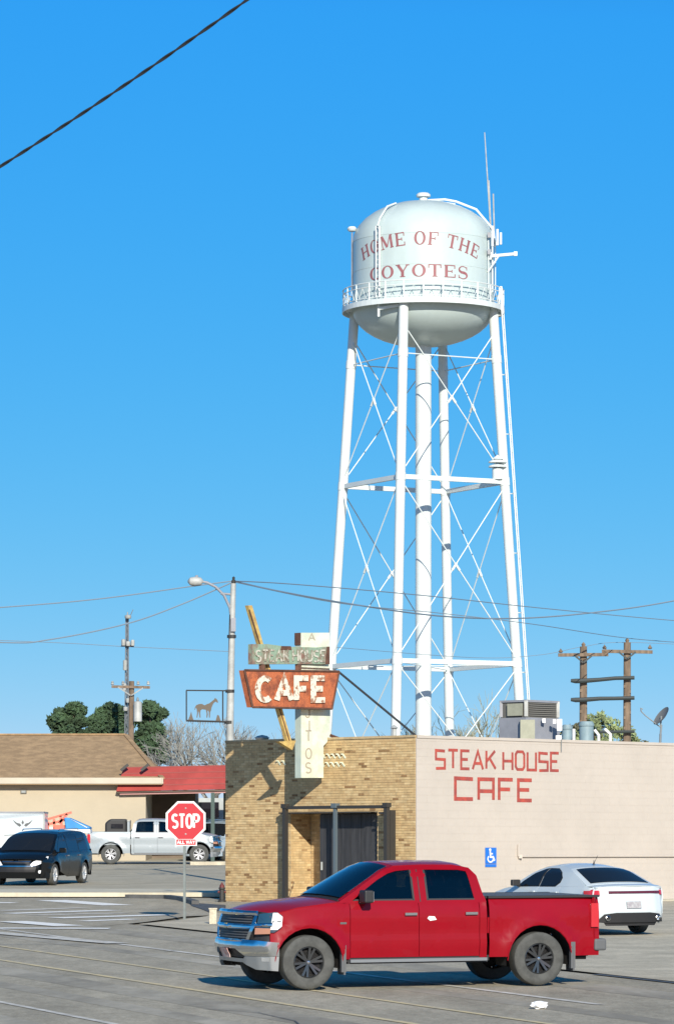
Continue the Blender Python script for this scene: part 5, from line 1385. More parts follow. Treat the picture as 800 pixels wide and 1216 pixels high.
# white pickup in side view
yp = R(2)
wl2 = vloc(131.5, 1027, yp, -1.70, -.87)
wpk = thing('pickup_truck', tuple(wl2), 'white crew cab pickup parked side on behind the stop sign', 'pickup truck', rotz=yp, tilt=True)
pickup(wpk, 'silver_car', 'rim_silver', front='plain', cover=False, flaps=False)
bx = thing('fuel_tank', tuple(Matrix.Translation(wl2) @ Vector((-1.15, -.1, .82))), 'black tank standing in the bed of the white pickup', 'tank')
def wpl(x, y, z): return wl2 + Vector((x * math.cos(yp) - y * math.sin(yp), x * math.sin(yp) + y * math.cos(yp), z))
mb = MB(); mb.prism([wpl(-1.95, -.5, .82), wpl(-1.05, -.5, .82), wpl(-1.05, -.5, 1.85), wpl(-1.75, -.5, 1.85), wpl(-1.95, -.5, 1.68)], Vector((0, .9, 0))); o_ = obj('shell', mb, 'plastic_black', bx); b = o_.modifiers.new('bevel', 'BEVEL'); b.width = .08; b.segments = 2
mb = MB(); mb.box(wpl(-1.45, -.52, 1.55), (.5, .02, .18)); obj('window', mb, 'glass_dark', bx)
tk = MB(); c_ = wpl(-2.1, -.2, .82)
wbk = thing('storage_box', tuple(wpl(-.98, -.3, .82)), 'white box behind the cab in the bed of the white pickup', 'box')
mb = MB(); mb.box(wpl(-.96, -.15, 1.28), (.10, .9, .92)); obj('box_body', mb, 'silver_car', wbk); mb = MB(); mb.box(wpl(-.96, -.15, 1.77), (.12, .94, .05)); obj('lid', mb, 'galv_light', wbk)

# silver van glimpsed under the red canopy
gvY = 166.0
gl = GY(263, gvY); yg = R(180 + 68)
gv = thing('minivan', tuple(gl), 'pale grey van under the red canopy, half hidden by the brick wall', 'van', rotz=yg, tilt=True)
minivan(gv, 'gray_car')

# white enclosed trailer with winged logo
Yt = 141.0; st = F / Yt
tl0 = P(-60, 0, Yt).x; tl1 = P(51.5, 0, Yt).x; ztt = EYE + (HZ - 966) / st; zg = gz(Yt)
tr = thing('cargo_trailer', ((tl0 + tl1) / 2, Yt + 1.1, zg), 'white enclosed cargo trailer with a dark winged emblem, behind the black minivan', 'trailer')
mb = MB(); mb.box(((tl0 + tl1) / 2, Yt + 1.1, (zg + .45 + ztt) / 2), (tl1 - tl0, 2.2, ztt - zg - .45)); bo = obj('box_body', mb, 'white_car', tr)
mb = MB(); mb.box(((tl0 + tl1) / 2, Yt + 1.1, ztt + .03), (tl1 - tl0 + .04, 2.24, .06)); obj('roof_edge', mb, 'unit_gray', tr)
mb = MB(); mb.box((tl1 + .02, Yt - .02, (zg + .5 + ztt) / 2), (.06, .06, ztt - zg - .5)); obj('corner_trim', mb, 'galv_light', tr)
mb = MB(); mb.box((tl0 + 1, Yt + 1.1, zg + .42), (tl1 - tl0, 2.0, .12)); obj('frame', mb, 'plastic_black', tr)
lc = P(27, 979, Yt - .003)
for sg in (1, -1):
    mb = MB(); mb.prism([lc + Vector((sg * x, 0, z)) for x, z in ((.05, -.05), (.10, .02), (.22, .05), (.38, .17), (.28, .03), (.20, -.04), (.12, -.10))], (0, -.004, 0)); obj('wing_emblem', mb, 'plastic_gray', tr)
mb = MB(); mb.prism([lc + Vector((x, -.001, z)) for x, z in ((-.05, .05), (0, .16), (.05, .05), (.0, -.02))], (0, -.004, 0)); obj('wing_emblem', mb, 'plastic_gray', tr)
mb = MB(); mb.prism([P(5, 992, Yt - .003), P(42, 989, Yt - .003), P(42, 990, Yt - .003), P(5, 993.2, Yt - .003)], (0, -.004, 0)); obj('stripe', mb, 'galv', tr)
for dx in (1.3, 2.1):
    t_ = MB(); t_.lathe([(.2, -.1), (.33, -.1), (.35, 0), (.33, .1), (.2, .1), (.001, .06)], (tl0 + dx, Yt + .05, zg + .35), 20, Matrix.Rotation(R(90), 3, 'X')); obj('wheel', t_, 'tyre', tr, smooth=True)

# flatbed with orange ladder frame and blue plastic slide beyond the minivan
Yf = 146.0; sf = F / Yf; zg = gz(Yf)
fx0, fx1 = (50 - 400) / sf, (101 - 400) / sf
fb = thing('flatbed_trailer', ((fx0 + fx1) / 2, Yf, zg), 'low flatbed trailer between the cargo trailer and the white pickup', 'trailer')
mb = MB(); mb.box(((fx0 + fx1) / 2, Yf + .9, zg + .62), (fx1 - fx0, 1.8, .12)); obj('deck', mb, 'galv_light', fb)
mb = MB(); mb.box(((fx0 + fx1) / 2, Yf + .9, zg + .50), (fx1 - fx0 - .2, 1.2, .12)); obj('frame', mb, 'plastic_black', fb)
t_ = MB(); t_.lathe([(.2, -.1), (.33, -.1), (.35, 0), (.33, .1), (.2, .1), (.001, .06)], ((fx0 + fx1) / 2, Yf + .05, zg + .35), 20, Matrix.Rotation(R(90), 3, 'X')); obj('wheel', t_, 'tyre', fb, smooth=True)
lf = thing('ladder_frame', tuple(P(62, 990, Yf + .3)), 'orange red metal frame leaning on the flatbed trailer', 'frame')
def lfb(a, b, w=.09): mb = MB(); mb.bar(P(a[0], a[1], Yf + .3), P(b[0], b[1], Yf + .3), w, w); obj('frame_tube', mb, 'orange_red', lf)
for a, b in (((54, 974), (85, 965)), ((55, 980), (80, 973)), ((57, 976), (57, 1003)), ((64, 973), (66, 1003)), ((72, 969), (75, 1003)), ((80, 967), (70, 978))): lfb(a, b)
mb = MB(); mb.box(P(71, 987, Yf + .3), (.4, .4, .45)); obj('fuel_box', mb, 'orange_red', lf)
mb = MB(); mb.box(P(62, 990, Yf + .5), (.3, .3, .5)); obj('white_panel', mb, 'sign_white', lf)
sl = thing('tarp_bundle', tuple(P(90, 984, Yf + .2)), 'blue wedge shaped tarpaulin bundle lying on the flatbed trailer', 'tarpaulin')
mb = MB(); mb.prism([P(76, 971, Yf), P(82, 971.5, Yf), P(107, 982.5, Yf), P(107, 985, Yf), P(78, 985, Yf)], (0, 1.2, 0)); o_ = obj('sheet', mb, 'blue_tarp', sl); b = o_.modifiers.new('bevel', 'BEVEL'); b.width = .05; b.segments = 2
mb = MB(); mb.box(P(93, 987.5, Yf + .6), (1.0, 1.3, .14)); obj('base_board', mb, 'sign_white', sl)
mb = MB(); mb.prism([P(83, 972.5, Yf - .01), P(84.2, 973, Yf - .01), P(104, 983, Yf - .01), P(103, 983.4, Yf - .01)], (0, -.02, 0)); obj('rope', mb, 'sign_white', sl)
# ------------------------------------------------------------------ stop sign
pb = G(219, 1093); s5 = F / pb.y
stp = thing('stop_sign', tuple(pb), 'red octagonal stop sign on a grey steel post at the corner', 'sign')
zc = EYE + (HZ - 975.5) / s5; Yp = pb.y; xc = (220.5 - 400) / s5; rO = 23.6 / s5 / math.cos(R(22.5))
mb = MB(); mb.bar((xc - .03, Yp + .03, pb.z), (xc - .03, Yp + .03, zc + .3), .10, .06); obj('post', mb, 'post_gray', stp)
mb = MB(); mb.bar((xc - .03, Yp, pb.z), (xc - .03, Yp, zc - .1), .03, .02); obj('post_rib', mb, 'post_gray', stp)
def octp(r, y): return [Vector((xc + r * math.cos(R(22.5 + 45 * i)), y, zc + r * math.sin(R(22.5 + 45 * i)))) for i in range(8)]
mb = MB(); mb.prism(octp(rO, Yp - .02), (0, -.006, 0)); bd = obj('white_border', mb, 'sign_white', stp)
mb = MB(); mb.prism(octp(rO * .90, Yp - .0265), (0, -.004, 0)); rdp = obj('red_face', mb, 'sign_red', stp)
text(rdp, 'STOP', SANS, xc - .305, zc - .15, .30, .61, .052, lambda u, v, w: Vector((u, Yp - .031 - w, v)), .003, 'sign_white')
za = EYE + (HZ - 1000.5) / s5
mb = MB(); mb.box((xc + .01, Yp - .023, za), (.50, .006, .17)); obj('small_plate', mb, 'sign_white', stp)
mb = MB(); mb.box((xc + .01, Yp - .028, za), (.45, .004, .125)); ap_ = obj('small_plate_face', mb, 'sign_red', stp)
text(ap_, 'ALL WAY', SANS, xc - .19, za - .035, .07, .40, .018, lambda u, v, w: Vector((u, Yp - .0305 - w, v)), .002, 'sign_white')
for dz in (.3, -.3):
    mb = MB(); mb.lathe([(.02, 0), (.02, .008), (.001, .01)], (xc, Yp - .03, zc + dz), 8, Matrix.Rotation(R(90), 3, 'X')); obj('bolt', mb, 'galv', stp)
# bollard and hydrant by the corner
p = G(253, 1098)
mb = MB(); h = (1098 - 1080) * p.y / F; mb.box((p.x, p.y, p.z + h / 2), (.16, .16, h)); mb.box((p.x, p.y, p.z + h + .01), (.19, .19, .03))
tag(obj('bollard', mb, 'concrete'), 'short pale concrete bollard just beyond the red pickup front', 'bollard')
p = G(263.5, 1072); hy = thing('fire_hydrant', tuple(p), 'small dark red hydrant at the left foot of the brick wall', 'hydrant')
mb = MB(); mb.lathe([(.11, 0), (.11, .05), (.07, .07), (.07, .34), (.09, .36), (.09, .40)], tuple(p), 14); obj('barrel', mb, 'steel_dark', hy, smooth=True)
mb = MB(); mb.lathe([(.07, .40), (.06, .46), (.03, .50), (.02, .53), (.001, .54)], tuple(p), 14); obj('bonnet', mb, 'hydrant_red', hy, smooth=True)
mb = MB(); mb.tube([p + Vector((-.11, 0, .28)), p + Vector((.11, 0, .28))], .035, 10); obj('nozzle', mb, 'hydrant_red', hy, smooth=True)
# litter on the road
p = G(640, 1199)
bm = bmesh.new(); bmesh.ops.create_icosphere(bm, subdivisions=3, radius=.09)
for v in bm.verts:
    n_ = math.sin(v.co.x * 60) * math.cos(v.co.y * 47 + 1) * math.sin(v.co.z * 51 + 2); v.co *= 1 + .35 * n_; v.co.z *= .65; v.co.x *= 1.2
mb = MB(); mb.v = [v.co + p + Vector((0, 0, .055)) for v in bm.verts]; mb.f = [tuple(v.index for v in f.verts) for f in bm.faces]; bm.free()
tag(obj('plastic_bag', mb, 'litter'), 'crumpled white plastic bag on the road behind the red pickup', 'litter')

# ------------------------------------------------------------------ tan building on the left
Yb = 165.0; sb = F / Yb; zg = gz(Yb)
def X_(px, Y): return (px - 400) * Y / F
def Z_(py, Y): return EYE + (HZ - py) * Y / F
x0, x1 = X_(-260, Yb), X_(173, Yb); ze = Z_(926, Yb)
tb_ = thing('tan_building', ((x0 + x1) / 2, Yb, zg), 'long tan walled building with brown shingled hip roof on the left', 'building')
mb = MB(); mb.box(((x0 + x1) / 2, Yb + 7, (zg - .3 + ze) / 2), (x1 - x0, 14, ze - zg + .3)); obj('wall', mb, 'tan_wall', tb_)
ov = .5; zr_ = Z_(873, Yb + 7)
ex0, ex1, ey0, ey1 = x0 - ov, x1 + ov + .25, Yb - ov, Yb + 14 + ov
rx1 = X_(149, Yb + 7); rx0 = x0 + (x1 - rx1)
mb = MB(); mb.add([(ex0, ey0, ze + .02), (ex1, ey0, ze + .02), (ex1, ey1, ze + .02), (ex0, ey1, ze + .02), (rx0, Yb + 7, zr_), (rx1, Yb + 7, zr_)], [(0, 1, 5, 4), (1, 2, 5), (2, 3, 4, 5), (3, 0, 4), (0, 3, 2, 1)])
rfo = obj('roof', mb, 'shingle', tb_)
mb = MB(); mb.bar((rx0, Yb + 7, zr_ + .03), (rx1, Yb + 7, zr_ + .03), .22, .06); mb.bar((rx1, Yb + 7, zr_ + .02), (ex1, ey0, ze + .05), .2, .05); obj('ridge_cap', mb, 'shingle', rfo)
mb = MB(); mb.box(((ex0 + ex1) / 2 - .02, ey0 - .03, ze - .06), (ex1 - ex0, .05, .26)); mb.box((ex1 + .01, (ey0 + ey1) / 2, ze - .06), (.05, ey1 - ey0, .26)); obj('fascia', mb, 'trim_pale', tb_)
mb = MB(); mb.box(((ex0 + ex1) / 2, ey0 + .22, ze - .215), (ex1 - ex0, .5, .04)); obj('soffit', mb, M.setdefault('soffit', mat('soffit', (.30, .20, .11), .8)), tb_)
mb = MB(); q = P(28, 940.5, Yb - .03); mb.box(q, (.26, .06, .16)); obj('wall_vent', mb, 'unit_dark', tb_); 
mb = MB(); mb.box(q + Vector((0, -.035, 0)), (.18, .02, .09)); obj('vent_grille', mb, 'galv', tb_)

# ------------------------------------------------------------------ red canopy building
Yc = 164.6; zg = gz(Yc)
cb2 = thing('canopy_building', (X_(210, Yc), Yc, zg), 'brown walled building under a red metal mansard canopy', 'building')
pnl = [(138, 940), (146, 911)]
xl, xr = 138, 320
for i in range(4):
    t0_, t1_ = i / 4, (i + 1) / 4
    def cp_(t, right):
        py = (940 - 29 * t) if not right else (936.5 - 29 * t); px = (xl + 8 * t) if not right else xr
        q = P(px, py, Yc); return Vector((q.x, Yc + .55 * t, q.z))
    a, b, c_, d_ = cp_(t0_, 0), cp_(t0_, 1), cp_(t1_ - .02, 1), cp_(t1_ - .02, 0)
    mb = MB(); mb.prism([a + Vector((0, -.03, 0)), b + Vector((0, -.03, 0)), c_, d_], (0, .05, 0)); obj('roof_panel', mb, 'red_metal', cb2)
    mb = MB(); mb.bar(d_ + Vector((0, -.0, 0)), c_ + Vector((0, -.0, 0)), .05, .05); obj('panel_seam', mb, M.setdefault('red_seam', mat('red_seam', (.24, .03, .025), .5)), cb2)
for i in range(4):      # return side of the mansard, left
    pass
a, d_ = cp_(0, 0), P(xl, 940, Yc); t_ = P(xl + 8, 911, Yc)
L0, L1 = P(138, 940, Yc), P(146, 911, Yc); 
mb = MB(); mb.add([L0, L1 + Vector((0, .55, 0)), L1 + Vector((0, 5.4, 0)), L0 + Vector((0, 6, 0))], [(0, 1, 2, 3)]); obj('roof_return', mb, 'red_metal', cb2)
mb = MB(); q0, q1 = P(146, 911.5, Yc), P(xr, 907.5, Yc); mb.prism([q0 + Vector((0, .56, 0)), q1 + Vector((0, .56, 0)), q1 + Vector((0, 6, 0)), q0 + Vector((0, 6, 0))], (0, 0, -.08)); obj('roof_deck', mb, 'roof_felt', cb2)
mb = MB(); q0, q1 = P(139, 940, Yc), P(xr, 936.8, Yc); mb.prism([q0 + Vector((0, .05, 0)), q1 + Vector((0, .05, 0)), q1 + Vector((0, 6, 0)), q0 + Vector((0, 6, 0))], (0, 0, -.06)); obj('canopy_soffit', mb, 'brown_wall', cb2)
mb = MB(); q0, q1 = P(142, 942.2, Yc), P(xr, 939, Yc); mb.bar(q0 + Vector((0, .2, 0)), q1 + Vector((0, .2, 0)), .1, .14); obj('canopy_beam', mb, M.setdefault('pink_beam', mat('pink_beam', (.42, .22, .20), .7)), cb2)
bx0, bx1 = X_(173.5, Yc + 6), X_(232, Yc + 6)
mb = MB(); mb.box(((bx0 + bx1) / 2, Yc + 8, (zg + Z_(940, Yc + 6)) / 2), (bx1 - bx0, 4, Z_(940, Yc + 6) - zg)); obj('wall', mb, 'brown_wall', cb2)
bx2 = X_(330, Yc + 10)
mb = MB(); mb.box(((bx1 + bx2) / 2, Yc + 11, (zg + Z_(948, Yc + 10)) / 2), (bx2 - bx1, 2, Z_(948, Yc + 10) - zg)); obj('rear_wall', mb, M.setdefault('gray_wall', mat('gray_wall', (.42, .45, .45), .8, vary=.15, vscale=.6)), cb2)
mb = MB(); mb.box((X_(247, Yc + 9.9), Yc + 9.9, Z_(962, Yc + 9.9)), (1.0, .1, .7)); obj('window', mb, 'glass_dark', cb2)
for px, Y_ in ((251.5, 161.5), (266.5, 168.0)):
    mb = MB(); mb.box((X_(px, Y_), Y_ + 1.2, (gz(Y_) + Z_(941, Y_)) / 2), (.16, .16, Z_(941, Y_) - gz(Y_))); obj('canopy_post', mb, 'green_dark', cb2)
for px in (148, 172):
    mb = MB(); q = P(px, 912, Yc + .2); mb.bar(q + Vector((-.16, -.1, -.12)), q + Vector((.16, -.1, .14)), .1, .12); obj('roof_flashing', mb, 'steel_dark', cb2)
mb = MB(); mb.box((X_(258, 155), 155, gz(155) + .07), (2.2, .5, .14)); obj('pump_island', mb, 'concrete', cb2)

# ------------------------------------------------------------------ poles, wires
Yl = 126.0
lp0 = GY(269.5, Yl)
lpt = thing('street_lamp', tuple(lp0), 'tall pale steel pole with curved arm lamp rising behind the brick building', 'street lamp')
mb = MB(); mb.tube([GY(272.6, Yl), P(273.2, 850, Yl), P(275.5, 740, Yl), P(277, 693, Yl)], [.15, .125, .105, .09], 14); obj('pole', mb, 'galv_light', lpt, smooth=True)
mb = MB(); mb.tube([P(270.6, 1040, Yl - .05), P(271, 850, Yl - .05), P(273.5, 730, Yl - .05)], .035, 6); obj('pole_cable', mb, 'steel_dark', lpt)
mb = MB(); mb.tube([P(275.5, 744, Yl), P(273, 722, Yl), P(266, 707, Yl), P(256, 697, Yl), P(246, 692, Yl), P(238, 690.5, Yl)], .045, 8); mb.tube([P(276, 706, Yl), P(262, 705, Yl)], .04, 8); obj('lamp_arm', mb, 'unit_gray', lpt, smooth=True)
hd = MB(); q = P(233.5, 690.5, Yl); rt = Matrix.Rotation(R(90), 3, 'Y'); hd.lathe([(.03, -.30), (.13, -.22), (.16, -.05), (.13, .14), (.04, .22)], tuple(q), 14, rt); ho = obj('lamp_head', hd, 'galv_light', lpt, smooth=True)
mb = MB(); mb.lathe([(.001, -.15), (.10, -.12), (.12, -.04)], tuple(q + Vector((-.05, 0, 0))), 12); obj('lamp_lens', mb, 'lamp_clear', ho, smooth=True)
mb = MB(); mb.lathe([(.05, .13), (.05, .2), (.001, .21)], tuple(q), 8); obj('photocell', mb, 'unit_gray', ho)
mb = MB(); mb.lathe([(.07, 0), (.08, .08), (.04, .14), (.05, .2), (.001, .24)], tuple(P(277.3, 693, Yl)), 10); obj('insulator', mb, 'steel_dark', lpt)
for py in (756, 821, 858): mb = MB(); x_ = 271.8 + (860 - py) * .03; q = P(x_, py, Yl); mb.lathe([(.15, -.05), (.15, .05)], tuple(q), 12); obj('band', mb, 'steel_dark', lpt)
mb = MB(); mb.box(P(277, 742, Yl - .16), (.16, .06, .45)); obj('number_plate', mb, 'unit_gray', lpt)
# horse sign hung from the pole
Yh = Yl - .1
hs = thing('horse_sign', tuple(P(242, 856, Yh)), 'thin square frame with a flat steel horse silhouette, hung beside the lamp pole', 'sign')
def hb(a, b, w=.05, name='frame_bar'): mb = MB(); mb.tube([P(*a, Yh), P(*b, Yh)], w / 2, 6); obj(name, mb, 'steel_dark', hs)
hb((221, 820), (272, 820.5)); hb((221.3, 820), (221.3, 856)); hb((264.5, 820.3), (264.5, 856)); hb((221, 856), (272, 857.5), .07)
u8 = 70 / 800.0
def hp(x, y): return (210 + x * 70 / 800, 810 + y * 90 / 1029)
horse = [(245, 345), (262, 315), (300, 300), (340, 298), (375, 318), (410, 300), (440, 290), (475, 262), (505, 238), (518, 215), (528, 225), (545, 238), (560, 275), (548, 285), (530, 268), (505, 280), (485, 310), (470, 350), (462, 390), (452, 410), (448, 485), (436, 485), (434, 415), (424, 385), (414, 400), (422, 440), (412, 485), (400, 485), (404, 430), (392, 378), (340, 372), (322, 385), (316, 420), (322, 485), (308, 485), (302, 430), (290, 395), (288, 430), (278, 485), (266, 485), (274, 420), (268, 370), (258, 345), (248, 375), (238, 380)]
mb = MB(); mb.prism([P(*hp(*q), Yh) for q in horse], (0, .03, 0)); obj('horse_silhouette', mb, M.setdefault('steel_brown', mat('steel_brown', (.11, .085, .06), .6)), hs)
rnd = random.Random(3)
mb = MB()
for i in range(15):
    px = 223 + i * 2.9; h = rnd.uniform(2.5, 6); mb.prism([P(px, 856, Yh - .01), P(px + 1.3, 856, Yh - .01), P(px + rnd.uniform(0, 1.4), 856 + h, Yh - .01)], (0, .02, 0))
mb.prism([P(223, 856, Yh), P(230, 856, Yh), P(228, 850, Yh), P(227, 845, Yh), P(225.5, 850, Yh)], (0, .02, 0)); mb.prism([P(256, 856, Yh), P(262, 856, Yh), P(260, 850, Yh), P(258, 849, Yh)], (0, .02, 0))
obj('grass_cutout', mb, 'steel_brown', hs)

# left utility pole with transformer
Yu = 190.0
up = thing('utility_pole', tuple(GY(155, Yu)), 'wooden utility pole with crossarm and grey transformer behind the tan building', 'utility pole')
mb = MB(); mb.tube([GY(154.5, Yu), P(156.3, 809, Yu)], [.17, .13], 12); obj('pole', mb, 'wood_pole', up, smooth=True)
mb = MB(); mb.bar(P(132.5, 815.5, Yu - .18), P(178, 816.5, Yu - .18), .1, .13); obj('crossarm', mb, 'wood_pole', up)
for a, b in (((140, 816), (155, 826)), ((170, 817), (156, 826))): mb = MB(); mb.bar(P(*a, Yu - .24), P(*b, Yu - .24), .04, .06); obj('arm_brace', mb, 'galv', up)
for px in (133.5, 146, 164, 176): mb = MB(); mb.lathe([(.05, 0), (.09, .05), (.05, .1), (.08, .15), (.001, .2)], tuple(P(px, 813.5, Yu - .18)), 8); obj('insulator', mb, 'galv_light', up)
mb = MB(); q = P(163.5, 857, Yu - .35); r_ = .21; mb.lathe([(r_, 0), (r_, .92), (r_ * .8, 1.0), (.001, 1.02)], tuple(q), 16); tx = obj('transformer', mb, 'galv_light', up, smooth=True)
mb = MB(); mb.lathe([(.05, 1.0), (.07, 1.08), (.04, 1.2), (.001, 1.22)], tuple(q), 8); obj('bushing', mb, 'galv', tx)
# lattice mast with antennas behind it
Ym = 200.0
lmst = thing('radio_mast', tuple(GY(150, Ym)), 'slim lattice radio mast with pale antenna drums left of the utility pole', 'mast')
mb = MB(); w = .12
for dx, dy in ((-w, -w), (w, -w), (0, w)): mb.tube([GY(150, Ym) + Vector((dx, dy, 0)), P(151, 735, Ym) + Vector((dx * .5, dy * .5, 0))], .035, 5)
z = gz(Ym) + .3; zt_ = P(151, 735, Ym).z; k = 0
while z < zt_ - .4:
    t = (z - gz(Ym)) / (zt_ - gz(Ym)); ww_ = w * (1 - t / 2); c_ = GY(150, Ym).lerp(P(151, 735, Ym), t); z += .38
    t2 = (z - gz(Ym)) / (zt_ - gz(Ym)); w2 = w * (1 - t2 / 2); d_ = GY(150, Ym).lerp(P(151, 735, Ym), t2); s_ = 1 if k % 2 else -1; k += 1
    mb.tube([c_ + Vector((-ww_ * s_, -ww_, 0)), d_ + Vector((w2 * s_, -w2, 0))], .02, 4); mb.tube([c_ + Vector((-ww_ * s_, -ww_, 0)), d_ + Vector((0, w2, 0))], .02, 4)
obj('lattice', mb, M.setdefault('mast_steel', mat('mast_steel', (.13, .15, .17), .5)), lmst)
mb = MB(); mb.tube([P(151, 737, Ym), P(151.5, 727, Ym)], .035, 5); mb.tube([P(154, 733, Ym), P(158, 724, Ym)], .02, 4); obj('mast_tip', mb, 'galv', lmst)
mb = MB(); mb.bar(P(144, 767, Ym), P(159, 767, Ym), .12, .10); obj('side_arm', mb, 'unit_gray', lmst)
for px, py, w_, h_ in ((152, 732.5, .34, .2), (146.5, 763, .22, .34), (157.5, 763.5, .2, .32), (152, 764.5, .25, .25), (148.5, 790, .22, .55), (147.5, 816, .22, .4), (152.5, 832, .3, .25), (149, 842, .25, .22)):
    mb = MB(); mb.lathe([(w_ * .4, -h_ / 2), (w_ / 2, -h_ / 2 + .04), (w_ / 2, h_ / 2 - .04), (w_ * .3, h_ / 2)], tuple(P(px, py, Ym - .3)), 10); obj('antenna_drum', mb, 'galv_light', lmst, smooth=True)

# right hand poles
Yq = 160.0
M['bar_dark'] = mat('bar_dark', (.035, .045, .045), .6)
def upole(px, pt, arm, lab):
    o = thing('utility_pole', tuple(GY(px, Yq)), lab, 'utility pole', group='utility poles behind the cafe roof')
    mb = MB(); mb.tube([GY(px - .5, Yq), P(px, pt, Yq)], [.19, .15], 12); obj('pole', mb, 'wood_pole', o, smooth=True)
    mb = MB(); mb.bar(P(arm[0], arm[2], Yq - .22), P(arm[1], arm[3], Yq - .22), .11, .14); obj('crossarm', mb, 'wood_pole', o)
    for a, b in (((px - 10, arm[2] + 1), (px, arm[2] + 9)), ((px + 10, arm[2] + 1), (px, arm[2] + 9))): mb = MB(); mb.bar(P(*a, Yq - .3), P(*b, Yq - .3), .05, .07); obj('arm_brace', mb, 'bar_dark', o)
    for k in range(2):
        mb = MB(); mb.lathe([(.05, 0), (.1, .05), (.05, .12), (.001, .2)], tuple(P(arm[0] + 3 + k * (arm[1] - arm[0] - 6), arm[2] - 2.5, Yq - .22)), 8); obj('insulator', mb, 'wood_pole', o)
    mb = MB(); mb.lathe([(.06, 0), (.09, .1), (.001, .2)], tuple(P(px, pt, Yq)), 8); obj('pole_pin', mb, 'wood_pole', o)
    mb = MB(); 
    for k in range(12): 
        q = P(px + (2.6 if k % 2 else -2.6), pt + 40 + k * 6.2, Yq - .1); mb.box(q, (.12, .1, .12))
    obj('pole_step', mb, 'wood_pole', o)
    return o
u1 = upole(692.5, 768, (662.5, 722, 778, 777.5), 'left one of the two wooden utility poles above the pink wall')
u2 = upole(744.5, 763, (714.5, 774.5, 773.5, 774.5), 'right one of the two wooden utility poles above the pink wall')
for ya, yb_, lab in ((808.5, 805, 'upper'), (831, 829, 'lower')):
    mb = MB(); mb.tube([P(677.5, ya, Yq - .35), P(683, ya + .4, Yq - .35), P(692, ya + .3, Yq - .35), P(712, ya - 1.2, Yq - .35), P(730, yb_ + .6, Yq - .35), P(753, yb_, Yq - .35)], [.07, .10, .10, .085, .08, .08], 8)
    tag(obj('switch_bar', mb, 'bar_dark', smooth=True), lab + ' dark insulated bar strung across both utility poles', 'insulated bar')
mb = MB(); mb.tube([P(712, 869.5, Yq - .35), P(753, 869, Yq - .35)], .07, 6); tag(obj('switch_bar', mb, 'bar_dark'), 'short dark bar low on the right utility pole near the white pipes', 'insulated bar')

def wire(pts, r, label, m='wire_far', n=5, name='overhead_wire', sub=8):
    # pts: world points; smooth catenary through them (Catmull-Rom)
    P_ = []
    for i in range(len(pts) - 1):
        p0, p1, p2, p3 = pts[max(i - 1, 0)], pts[i], pts[i + 1], pts[min(i + 2, len(pts) - 1)]
        for k in range(sub):
            t = k / sub; P_.append(.5 * ((2 * p1) + (p2 - p0) * t + (2 * p0 - 5 * p1 + 4 * p2 - p3) * t * t + (3 * p1 - p0 - 3 * p2 + p3) * t ** 3))
    P_.append(pts[-1]); mb = MB(); mb.tube(P_, r, n); return tag(obj(name, mb, m), label, 'wire')
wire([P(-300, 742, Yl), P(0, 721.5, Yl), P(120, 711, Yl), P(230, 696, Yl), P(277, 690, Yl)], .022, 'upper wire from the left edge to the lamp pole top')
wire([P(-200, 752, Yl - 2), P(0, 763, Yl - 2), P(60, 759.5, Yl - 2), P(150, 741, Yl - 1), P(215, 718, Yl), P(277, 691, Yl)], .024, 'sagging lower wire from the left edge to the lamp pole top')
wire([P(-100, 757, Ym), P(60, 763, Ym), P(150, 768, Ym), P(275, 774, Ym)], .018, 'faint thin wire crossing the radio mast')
if 0: wire([P(-150, 843, Yu), P(0, 829, Yu), P(70, 822, Yu), P(133, 813.5, Yu)], .02, 'faint wire running left from the utility pole crossarm')
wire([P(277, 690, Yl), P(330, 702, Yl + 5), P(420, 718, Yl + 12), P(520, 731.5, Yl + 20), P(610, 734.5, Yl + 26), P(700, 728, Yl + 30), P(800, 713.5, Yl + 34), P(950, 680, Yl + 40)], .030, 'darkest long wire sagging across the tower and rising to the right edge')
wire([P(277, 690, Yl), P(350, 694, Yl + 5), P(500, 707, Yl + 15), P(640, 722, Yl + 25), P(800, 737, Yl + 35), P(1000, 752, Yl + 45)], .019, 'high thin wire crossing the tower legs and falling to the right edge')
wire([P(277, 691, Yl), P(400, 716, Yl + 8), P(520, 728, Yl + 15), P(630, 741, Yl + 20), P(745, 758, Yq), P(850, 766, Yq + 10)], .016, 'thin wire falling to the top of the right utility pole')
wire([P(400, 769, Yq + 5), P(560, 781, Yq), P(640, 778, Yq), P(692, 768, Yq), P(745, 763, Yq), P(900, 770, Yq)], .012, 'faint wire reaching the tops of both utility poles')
# thick twisted cable crossing the top left of the view
mb = MB(); a = P(-120, 271, 52); b = P(380, -64, 46)
L = (b - a).length; d = (b - a).normalized(); u_ = d.cross(Vector((0, 0, 1))).normalized(); w_ = d.cross(u_)
def sag(t): return Vector((0, 0, -.10 * 4 * t * (1 - t)))
for ph in (0, math.pi):
    pts = []
    for i in range(241):
        t = i / 240; th_ = ph + t * L / .42 * math.pi
        pts.append(a.lerp(b, t) + sag(t) + (u_ * math.cos(th_) + w_ * math.sin(th_)) * .010)
    mb.tube(pts, .0125, 6)
tag(obj('service_cable', mb, 'wire', smooth=True), 'thick black twisted cable crossing the sky at top left', 'cable')

